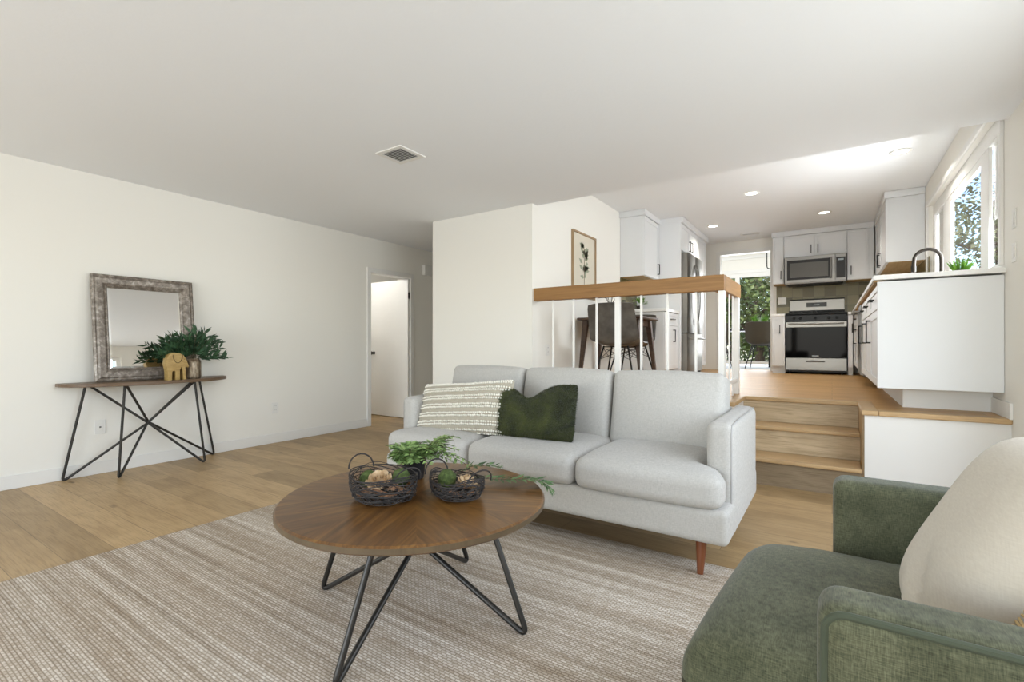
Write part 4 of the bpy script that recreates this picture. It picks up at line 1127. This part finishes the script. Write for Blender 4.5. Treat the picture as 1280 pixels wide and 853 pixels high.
# oven door
od = B(rx0 + .004, rx1 - .004, YF - .035, YF - .002, K + .255, ZCT - .135).build('oven_door', M['bglass'], rn, bev=.004)
B(rx0 + .004, rx1 - .004, YF - .040, YF - .033, ZCT - .215, ZCT - .135).build('door_band', M['steel'], od, bev=.002)
MB().tube([(rx0 + .05, YF - .04, ZCT - .165), (rx0 + .055, YF - .085, ZCT - .165), (rx1 - .055, YF - .085, ZCT - .165), (rx1 - .05, YF - .04, ZCT - .165)], .012, 10).build('handle', M['steel'], od, smooth=True)
B(-.255, -.165, YF - .0365, YF - .0345, K + .268, K + .288).build('brand_badge', M['screen'], od)
dr_ = B(rx0 + .004, rx1 - .004, YF - .03, YF - .002, K + .06, K + .245).build('storage_drawer', M['steel'], rn, bev=.004)
B(-.33, -.09, YF - .05, YF - .03, K + .185, K + .21).build('drawer_handle', M['slot'], dr_, bev=.004)
for x in (rx0 + .06, rx1 - .06):
    MB().lathe([(.016, 0), (.016, .03)], (x, YF + .03, K), 12).build('foot', M['dark'], rn)
# upper cabinets on the range wall
YU = 8.96
FU = ('y', YU, -1)
Z0U, Z1U = 2.04, 2.80
for (lb, x0, x1, z0, doors) in (
        ('narrow white upper cabinet left of the microwave', -.81, -.65, Z0U, ((-.808, -.652, -.69),)),
        ('white two-door upper cabinet above the microwave', -.649, .189, 2.45, ((-.646, -.232, -.275), (-.228, .186, -.185))),
        ('tall white upper cabinet right of the microwave', .19, .518, Z0U, ((.195, .455, .24),))):
    uc = thing('upper_cabinet', lb, 'cabinet', ((x0 + x1) / 2, 9.1, z0), 'upper cabinets on the range wall')
    B(x0, x1, YU, YB - .004, z0, Z1U).build('carcass', M['cab'], uc)
    B(x0 - (.015 if x0 < -.8 else 0), x1, YU - .035, YB - .004, Z1U, H2 - .002).build('crown', M['cab'], uc, bev=.002)
    for (a_, b_, pa_) in doors:
        d_ = front('door', uc, FU, a_, b_, z0 + .004, Z1U - .005, rail=.028)
        pull(d_, FU, pa_, z0 + (.14 if z0 < 2.1 else .11), .13, True, .02)
    if z0 < 2.1: B(x0, x1, YU + .01, YB - .004, Z0U - .004, Z0U).build('underside', M['cab_in'], uc)
# microwave
my = 8.87
mo = thing('microwave', 'stainless over-the-range microwave above the gas range', 'microwave', (-.23, 9.0, 2.015))
B(-.635, .178, my, YB - .02, 2.015, 2.44).build('body', M['steel'], mo, bev=.004)
md_ = B(-.633, .04, my - .03, my - .001, 2.03, 2.438).build('door', M['steel'], mo, bev=.004)
B(-.60, .0, my - .034, my - .029, 2.075, 2.385).build('window_border', M['dark'], md_, bev=.002)
B(-.56, -.05, my - .037, my - .033, 2.11, 2.34).build('window', M['mwglass'], md_)
MB().tube([(-.015, my - .03, 2.08), (-.015, my - .07, 2.085), (-.015, my - .07, 2.385), (-.015, my - .03, 2.39)], .012, 10).build('handle', M['steel_v'], md_, smooth=True)
cpn = B(.045, .176, my - .03, my - .001, 2.03, 2.438).build('control_panel', M['steel'], mo, bev=.003)
B(.052, .168, my - .033, my - .029, 2.07, 2.385).build('keypad', M['dark'], cpn)
B(.075, .145, my - .035, my - .032, 2.335, 2.36).build('display', M['screen'], cpn)
B(-.60, .14, my + .02, YB - .05, 2.005, 2.015).build('grille', M['dark'], mo)
# right upper cabinets
XU = .555
FX = ('x', XU, -1)
ru = thing('upper_cabinet', 'tall white upper cabinet on the right wall past the kitchen window', 'cabinet', (.73, 8.1, Z0U))
B(XU, XR - .003, 7.3, YU - .04, Z0U, Z1U).build('carcass', M['cab'], ru, bev=.002)
B(XU - .035, XR - .003, 7.265, YU - .04, Z1U, H2 - .002).build('crown', M['cab'], ru, bev=.004)
for (a, b, pa_) in ((7.302, 8.1, 8.03), (8.104, 8.9, 8.17)):
    d_ = front('door', ru, FX, a, b, Z0U, Z1U - .005); pull(d_, FX, pa_, Z0U + .14, .17, True, .02)
B(XU + .01, XR - .01, 7.31, YU - .05, Z0U - .004, Z0U).build('underside', M['cab_in'], ru)

# left run: nook-side cabinets, fridge
XB = -2.45
tl = thing('upper_cabinet', 'white upper cabinet on the left kitchen wall beside the fridge', 'cabinet', (-2.28, 6.75, 1.99))
XUL = -2.125; FUL = ('x', XUL, 1)
B(XB + .003, XUL, 6.41, 7.065, 1.99, Z1U).build('carcass', M['cab'], tl, bev=.002)
B(XB + .003, XUL + .035, 6.375, 7.065, Z1U, H2 - .002).build('crown', M['cab'], tl, bev=.004)
d_ = front('door', tl, FUL, 6.412, 7.06, 1.995, Z1U - .005); pull(d_, FUL, 6.99, 2.14, .15, True, .02)
B(XB + .01, XUL - .01, 6.42, 7.06, 1.986, 1.99).build('underside', M['cab_in'], tl)
bl = thing('base_cabinet', 'white base cabinet with one drawer between the nook table and the fridge', 'cabinet', (-2.15, 6.74, K))
XFL = -1.85; FLF = ('x', XFL, 1)
B(XB + .003, XFL, 6.41, 7.065, K + .11, ZCB - .002).build('carcass', M['cab'], bl, bev=.002)
B(XB + .003, XFL - .07, 6.41, 7.065, K, K + .11).build('toe_kick', M['trim'], bl)
d_ = front('drawer', bl, FLF, 6.412, 7.06, ZCB - .18, ZCB - .008, rail=.04); pull(d_, FLF, 6.735, ZCB - .095, .15, False, .02)
d_ = front('door', bl, FLF, 6.412, 7.06, K + .115, ZCB - .184); pull(d_, FLF, 6.80, ZCB - .32, .17, True, .02)
tag(B(XB + .003, XFL + .035, 6.38, 7.067, ZCT - .04, ZCT).build('countertop', M['quartz'], bev=.003), 'short white countertop beside the fridge', 'countertop')
b3 = thing('backsplash', 'olive green tile backsplash between the short countertop and its upper cabinet', 'backsplash', (XB, 6.74, ZCT))
B(XB + .001, XB + .011, 6.41, 7.065, ZCT + .002, 1.984).build('tiles', M['tile_side'], b3)
fpn = thing('tall_panel', 'tall white panel standing at the left side of the fridge', 'panel', (-2.12, 7.09, K))
B(XB + .003, -1.80, 7.07, 7.11, K, Z1U + .0).box(XB + .003, -1.765, 7.066, 7.11, Z1U, H2 - .002).build('board', M['cab'], fpn, bev=.002)
of = thing('upper_cabinet', 'white cabinet above the fridge', 'cabinet', (-2.1, 7.6, 2.41))
XO = -1.80; FO = ('x', XO - .02, 1)
B(XB + .003, XO - .02, 7.112, 8.12, 2.41, Z1U).build('carcass', M['cab'], of)
B(XB + .003, XO + .035, 7.112, 8.121, Z1U, H2 - .002).build('crown', M['cab'], of, bev=.004)
for (a, b, pa_) in ((7.115, 7.615, 7.56), (7.62, 8.118, 7.67)):
    d_ = front('door', of, FO, a, b, 2.412, Z1U - .004); pull(d_, FO, pa_, 2.53, .15, True, .02)
pt = thing('pantry_cabinet', 'tall white pantry cabinet past the fridge', 'cabinet', (-2.1, 8.42, K))
B(XB + .003, XO - .02, 8.125, 8.72, K + .1, Z1U).build('carcass', M['cab'], pt)
d_ = front('door', pt, FO, 8.127, 8.718, K + .105, Z1U - .004); pull(d_, FO, 8.19, K + 1.0, .17, True, .02)
B(XB + .003, XO + .035, 8.124, 8.74, Z1U, H2 - .002).build('crown', M['cab'], pt, bev=.004)
B(XB + .003, XO - .09, 8.125, 8.72, K, K + .1).build('toe_kick', M['cab'], pt)
fg_ = thing('refrigerator', 'stainless refrigerator with curved door handles beyond the railing', 'refrigerator', (-2.05, 7.6, K))
B(XB + .02, -1.82, 7.14, 8.09, K + .02, K + 1.765).build('body', M['slot'], fg_, bev=.003)
for (a, b, pa_, z0, z1) in ((7.143, 7.613, 7.56, K + .62, K + 1.77), (7.618, 8.087, 7.67, K + .62, K + 1.77)):
    poly = [(-1.815, a), (-1.725, a), (-1.715, a + .02), (-1.712, (a + b) / 2), (-1.715, b - .02), (-1.725, b), (-1.815, b)]
    d_ = MB().prism(poly, lambda p, q, z: Vector((p, q, z)), z0, z1).build('door', M['steel_v'], fg_, smooth=True, ang=30)
    pts = [(-1.715, pa_, z0 + .12)] + [(-1.715 + .055 * math.sin(PI * i / 10) ** .6, pa_, z0 + .12 + .9 * i / 10) for i in range(1, 10)] + [(-1.715, pa_, z0 + 1.02)]
    MB().tube(pts, .011, 10).build('handle', M['steel'], d_, smooth=True)
poly = [(-1.815, 7.143), (-1.725, 7.143), (-1.712, 7.2), (-1.712, 8.03), (-1.725, 8.087), (-1.815, 8.087)]
d_ = MB().prism(poly, lambda p, q, z: Vector((p, q, z)), K + .05, K + .61).build('freezer_drawer', M['steel_v'], fg_, smooth=True, ang=30)
MB().tube([(-1.71, 7.22, K + .54), (-1.66, 7.24, K + .54), (-1.66, 7.99, K + .54), (-1.71, 8.01, K + .54)], .011, 10).build('handle', M['steel'], d_, smooth=True)
for y in (7.2, 8.03):
    MB().tube([(-1.78, y, K + .025), (-1.74, y, K + .025)], .025, 14).build('foot', M['dark'], fg_)

# counter plant on the short countertop
px_, py_ = -2.28, 6.72
pp = thing('potted_plant', 'small leafy green plant on the short countertop by the fridge', 'plant', (px_, py_, ZCT))
MB().lathe([(0, 0), (.035, 0), (.045, .07), (.04, .07), (.038, .06), (0, .06)], (px_, py_, ZCT), 20).build('pot', M['pot2'], pp, smooth=True)
lm = MB(); r6 = random.Random(4)
for k in range(90):
    q = r6.uniform(0, 2 * PI); el_ = r6.uniform(-.1, 1.3); d_ = Vector((math.cos(q) * math.cos(el_), math.sin(q) * math.cos(el_), math.sin(el_)))
    p = Vector((px_, py_, ZCT + .09)) + d_ * r6.uniform(.02, .09)
    if p.x < -2.38: continue
    lm.leaf(p, d_ + Vector((r6.uniform(-.5, .5), r6.uniform(-.5, .5), 0)), (0, 0, 1), .05, .022, .15)
lm.build('foliage', M['grass'], pp, recalc=False)

# ------------------------------------------------------------------ nook table and chairs
nt = thing('dining_table', 'dark walnut table with tapered legs in the kitchen nook behind the railing', 'table', (-2.03, 5.45, K))
tx0, tx1, ty0, ty1, tz = -2.42, -1.66, 4.98, 5.56, K + .755
MB().rbox(tx1 - tx0, ty1 - ty0, .03, .013, 6, mat=T(((tx0 + tx1) / 2, (ty0 + ty1) / 2, tz - .015))).build('tabletop', M['walnut'], nt, smooth=True)
B(tx0 + .09, tx1 - .09, ty0 + .09, ty0 + .11, tz - .10, tz - .03).box(tx0 + .09, tx1 - .09, ty1 - .11, ty1 - .09, tz - .10, tz - .03).box(tx0 + .09, tx0 + .11, ty0 + .11, ty1 - .11, tz - .10, tz - .03).box(tx1 - .11, tx1 - .09, ty0 + .11, ty1 - .11, tz - .10, tz - .03).build('apron', M['walnut'], nt)
for sx_ in (0, 1):
    for sy_ in (0, 1):
        xt = (tx0 + .075) if sx_ == 0 else (tx1 - .095); yt = (ty0 + .09) if sy_ == 0 else (ty1 - .09)
        xb = xt + (-.055 if sx_ == 0 else .075); yb_ = yt + (-.06 if sy_ == 0 else .06)
        if sx_ == 0: xb = max(xb, -2.42)
        vs = []
        for (x, y, z, r_) in ((xt, yt, tz - .03, .032), (xt * .8 + xb * .2, yt * .8 + yb_ * .2, tz - .17, .028), (xb, yb_, K, .015)):
            vs += [(x - r_, y - r_, z), (x + r_, y - r_, z), (x + r_, y + r_, z), (x - r_, y + r_, z)]
        MB().add(vs, [(0, 1, 2, 3), (8, 11, 10, 9)] + [(i * 4 + k, (i + 1) * 4 + k, (i + 1) * 4 + (k + 1) % 4, i * 4 + (k + 1) % 4) for i in (0, 1) for k in range(4)]).build('leg', M['walnut'], nt, bev=.004)

def shell_chair(label, x, y, rz, z0, mat, group=None, hb=.87, sw=.46):
    """bucket chair, front towards local +Y, on thin rod legs with wire braces"""
    t = thing('dining_chair', label, 'chair', (x, y, z0), group)
    R = T((x, y, z0)) @ Matrix.Rotation(rz, 4, 'Z')
    nu, nv = 15, 19; top_, bot = [], []
    zs = .455
    for j in range(nv):
        s_ = j / (nv - 1)
        for i in range(nu):
            u = i / (nu - 1) * 2 - 1
            if s_ < .48:      # seat, front to back
                k = s_ / .48; yy = .24 - .43 * k; zz = zs - .012 * math.sin(PI * k); wdt = sw / 2 * (1 - .10 * (1 - k) ** 2)
                if k < .12: zz -= .03 * (1 - k / .12) ** 2
                rise = .03 + .05 * k ** 2
            elif s_ < .62:    # bend
                k = (s_ - .48) / .14; a = k * math.radians(80); rr = .075
                yy = -.19 - rr * math.sin(a); zz = zs + rr * (1 - math.cos(a)); wdt = sw / 2; rise = .08 * (1 - k) + .0
            else:
                k = (s_ - .62) / .38; yy = -.264 - .075 * k; zz = zs + .062 + (hb - zs - .062) * k; wdt = sw / 2 * (1 - .06 * k); rise = 0
            edge = abs(u) ** 3
            x_ = u * wdt
            if s_ > .9: x_ *= 1 - .04 * ((s_ - .9) / .1) ** 3
            fwd = 0
            if s_ >= .48: fwd = .085 * edge * (1 if s_ < .62 else 1 - .55 * (s_ - .62) / .38)
            zz2 = zz + rise * edge
            if s_ > .93: zz2 -= .015 * edge * (s_ - .93) / .07
            top_.append(Vector((x_, yy + fwd, zz2)))
    N = len(top_); th = .014
    # offset along approximate normals
    for j in range(nv):
        for i in range(nu):
            a = top_[j * nu + min(i + 1, nu - 1)] - top_[j * nu + max(i - 1, 0)]; b = top_[min(j + 1, nv - 1) * nu + i] - top_[max(j - 1, 0) * nu + i]
            n_ = a.cross(b).normalized(); bot.append(top_[j * nu + i] + n_ * th)
    fs = []
    for j in range(nv - 1):
        for i in range(nu - 1):
            q = (j * nu + i, j * nu + i + 1, (j + 1) * nu + i + 1, (j + 1) * nu + i); fs.append(q); fs.append(tuple(N + k for k in q[::-1]))
    rim = [i for i in range(nu)] + [j * nu + nu - 1 for j in range(1, nv)] + [(nv - 1) * nu + i for i in range(nu - 2, -1, -1)] + [j * nu for j in range(nv - 2, 0, -1)]
    for k in range(len(rim)):
        a, b = rim[k], rim[(k + 1) % len(rim)]; fs.append((a, N + a, N + b, b))
    MB().add([R @ v for v in top_ + bot], fs).build('shell', mat, t, smooth=True, ang=60)
    tp_ = {}
    for (sx_, sy_) in ((-1, -1), (1, -1), (1, 1), (-1, 1)):
        a = R @ Vector((sx_ * .13, sy_ * .12 - .01, zs - .02)); b = R @ Vector((sx_ * .235, sy_ * .225 - .01, 0))
        tp_[(sx_, sy_)] = (a, b)
        MB().tube([a, b], [.010, .0085], 10).build('leg', M['black'], t, smooth=True)
    wb = MB()
    L_ = [(-1, -1), (1, -1), (1, 1), (-1, 1)]
    for k in range(4):
        a0, b0 = tp_[L_[k]]; a1, b1 = tp_[L_[(k + 1) % 4]]
        wb.tube([a0.lerp(b0, .05), a1.lerp(b1, .32)], .003, 6); wb.tube([a0.lerp(b0, .32), a1.lerp(b1, .05)], .003, 6)
        wb.tube([a0.lerp(b0, .02), a1.lerp(b1, .02)], .005, 6)
    wb.build('wire_brace', M['black'], t)
    return t
gc = 'brown leather chairs at the nook table'
shell_chair('brown-grey leather bucket chair with its back to the railing', -1.885, 4.93, math.radians(2), K, M['leather'], gc, .875, .51)
shell_chair('brown-grey leather bucket chair half hidden on the far side of the nook table', -2.08, 5.83, math.radians(180), K, M['leather'], gc, .84, .46)
# dark pot with branches on nook table
qx, qy = -2.2, 5.45
np_ = thing('potted_plant', 'small dark pot with bare sprigs on the nook table', 'plant', (qx, qy, tz))
MB().lathe([(0, 0), (.045, 0), (.085, .10), (.09, .19), (.085, .19), (.08, .15), (0, .15)], (qx, qy, tz), 24).build('pot', M['pot'], np_, smooth=True)
sp_ = MB(); lm = MB()
for k in range(7):
    q = k * .9; e = Vector((qx + .13 * math.cos(q), qy + .13 * math.sin(q), tz + .27 + .02 * (k % 3)))
    c_ = Vector((qx, qy, tz + .15)); mid = c_.lerp(e, .5) + Vector((0, 0, .04))
    sp_.tube([c_, mid, e], .003, 6)
    for s_ in (.6, .8, 1.0): lm.leaf(mid.lerp(e, s_), (math.cos(q + 2 * s_), math.sin(q + 2 * s_), .5), (0, 0, 1), .05, .02)
sp_.build('sprigs', M['stem'], np_); lm.build('leaves', M['olive_leaf'], np_, recalc=False)

# ------------------------------------------------------------------ dining room beyond the doorway
tag(B(-3.2, .6, 9.75, 12.2, K, K + .008).build('rug', M['dine_floor']), 'pale blue-grey sheet on the dining room floor beyond the doorway', 'rug')  # thin pale blue-grey layer over the dining planks
dt = thing('dining_table', 'black dining table in the room beyond the kitchen doorway', 'table', (-1.75, 10.9, K))
MB().rbox(1.7, .95, .035, .01, 4, mat=T((-1.75, 10.95, K + .74))).build('tabletop', M['dark'], dt, smooth=True)
for (x, y) in ((-2.5, 10.6), (-1.0, 10.6), (-2.5, 11.3), (-1.0, 11.3)):
    B(x - .03, x + .03, y - .03, y + .03, K + .008, K + .725).build('leg', M['dark'], dt)
gd = 'taupe chairs at the dining table'
shell_chair('taupe bucket chair with its back to the kitchen doorway', -1.10, 10.1, math.radians(-4), K + .008, M['taupe'], gd, .86, .46)
shell_chair('dark chair at the dining table seen between the railing balusters', -1.86, 10.12, math.radians(6), K + .008, M['taupe'], gd, .86, .46)
dxp, dyp = -1.22, 10.9
dp = thing('potted_plant', 'grassy green plant on the dining table behind the taupe chair', 'plant', (dxp, dyp, K + .758))
MB().lathe([(0, 0), (.07, 0), (.08, .08), (.075, .08), (.07, .07), (0, .07)], (dxp, dyp, K + .758), 20).build('pot', M['pot2'], dp, smooth=True)
gm_ = MB()
for k in range(120):
    q = r5.uniform(0, 2 * PI); sp = r5.uniform(.1, 1.0); L = r5.uniform(.15, .26)
    gm_.leaf((dxp + .04 * math.cos(q), dyp + .04 * math.sin(q), K + .83), (math.cos(q) * sp, math.sin(q) * sp, 1.1), (-math.sin(q), math.cos(q), .1), L, .016, .1)
gm_.build('leaves', M['grass'], dp, recalc=False)
chd = thing('chandelier', 'thin black rod chandelier hanging in the dining room', 'chandelier', (-.85, 10.6, 2.5))
for dx in (-.21, .21):
    MB().tube([(-.85 + dx, 10.6, 2.98), (-.85 + dx, 10.6, 2.62)] + corner((-.85 + dx, 10.6, 2.62), (-.85 + dx, 10.6, 2.53), (-.85, 10.6, 2.53), .06) + [(-.85, 10.6, 2.53)], .009, 8).build('arm', M['black'], chd, smooth=True)
    MB().lathe([(.0, 0), (.022, .0), (.022, .12), (0, .12)], (-.85 + dx, 10.6, 2.98), 14).build('lamp_holder', M['black'], chd)
MB().tube([(-.85, 10.6, 2.53), (-.85, 10.6, 3.25)], .008, 8).build('rod', M['black'], chd, smooth=True)

# ------------------------------------------------------------------ outdoors
struct('ground', B(-30, 30, -30, 45, -.4, -.2), M['ground'], origin=(0, 0, -.3))
def tree(label, x, y, z0, hz, rad, n, seed, mat, ls=.16, grp='trees outside'):
    rnd = random.Random(seed)
    t = thing('tree', label, 'tree', (x, y, z0), grp)
    tk = MB().tube([(x, y, z0), (x + .1, y, z0 + hz * .5), (x - .05, y + .1, z0 + hz)], [.16, .12, .06], 10)
    for k in range(9):
        q = rnd.uniform(0, 6.3); b0 = Vector((x, y, z0 + hz * rnd.uniform(.45, .95))); L = rad * rnd.uniform(.6, .95)
        e = b0 + Vector((math.cos(q) * L, math.sin(q) * L, L * rnd.uniform(.1, .7)))
        tk.tube([b0, b0.lerp(e, .5) + Vector((0, 0, .1)), e], [.05, .03, .01], 6)
    tk.build('trunk', M['trunk'], t, smooth=True)
    mb = MB(); cl_ = []
    for k in range(46):
        d_ = Vector((rnd.gauss(0, 1), rnd.gauss(0, 1), rnd.gauss(0, .8))).normalized() * rad * rnd.uniform(.35, 1)
        cl_.append((Vector((x, y, z0 + hz)) + d_, rad * rnd.uniform(.12, .3)))
    for k in range(n):
        c_, r_ = rnd.choice(cl_)
        p = c_ + Vector((rnd.gauss(0, 1), rnd.gauss(0, 1), rnd.gauss(0, 1))) * r_ * .6
        mb.leaf(p, (rnd.uniform(-1, 1), rnd.uniform(-1, 1), rnd.uniform(-1, .6)), (rnd.uniform(-1, 1), rnd.uniform(-1, 1), 1), ls * rnd.uniform(.6, 1.2), ls * .5, .1)
    mb.build('crown', mat, t, recalc=False)
tree('loose pale tree against the sky outside the kitchen window', 3.0, 14.5, -.2, 4.4, 2.5, 4200, 21, M['crown'], .15)
tree('bushy tree filling the dining room glass doors', -1.9, 16.5, -.2, 2.6, 2.6, 7000, 22, M['crown2'], .2)
tree('second bushy tree outside the dining room doors, just behind the first', -3.6, 22.6, -.2, 3.4, 2.8, 6000, 23, M['crown'], .22)
tree('farthest tree outside the dining room doors', -1.8, 28.6, -.2, 3.6, 2.6, 6000, 24, M['crown'], .22)
ev = thing('roof_eave', 'brown roof eave just outside the kitchen window', 'roof', (1.5, 5.6, 3.5))
B(1.06, 1.75, 3.6, 8.2, 3.50, 3.56).build('soffit', M['eave'], ev)
B(1.75, 1.79, 3.6, 8.2, 3.44, 3.62).build('fascia', M['trim'], ev)
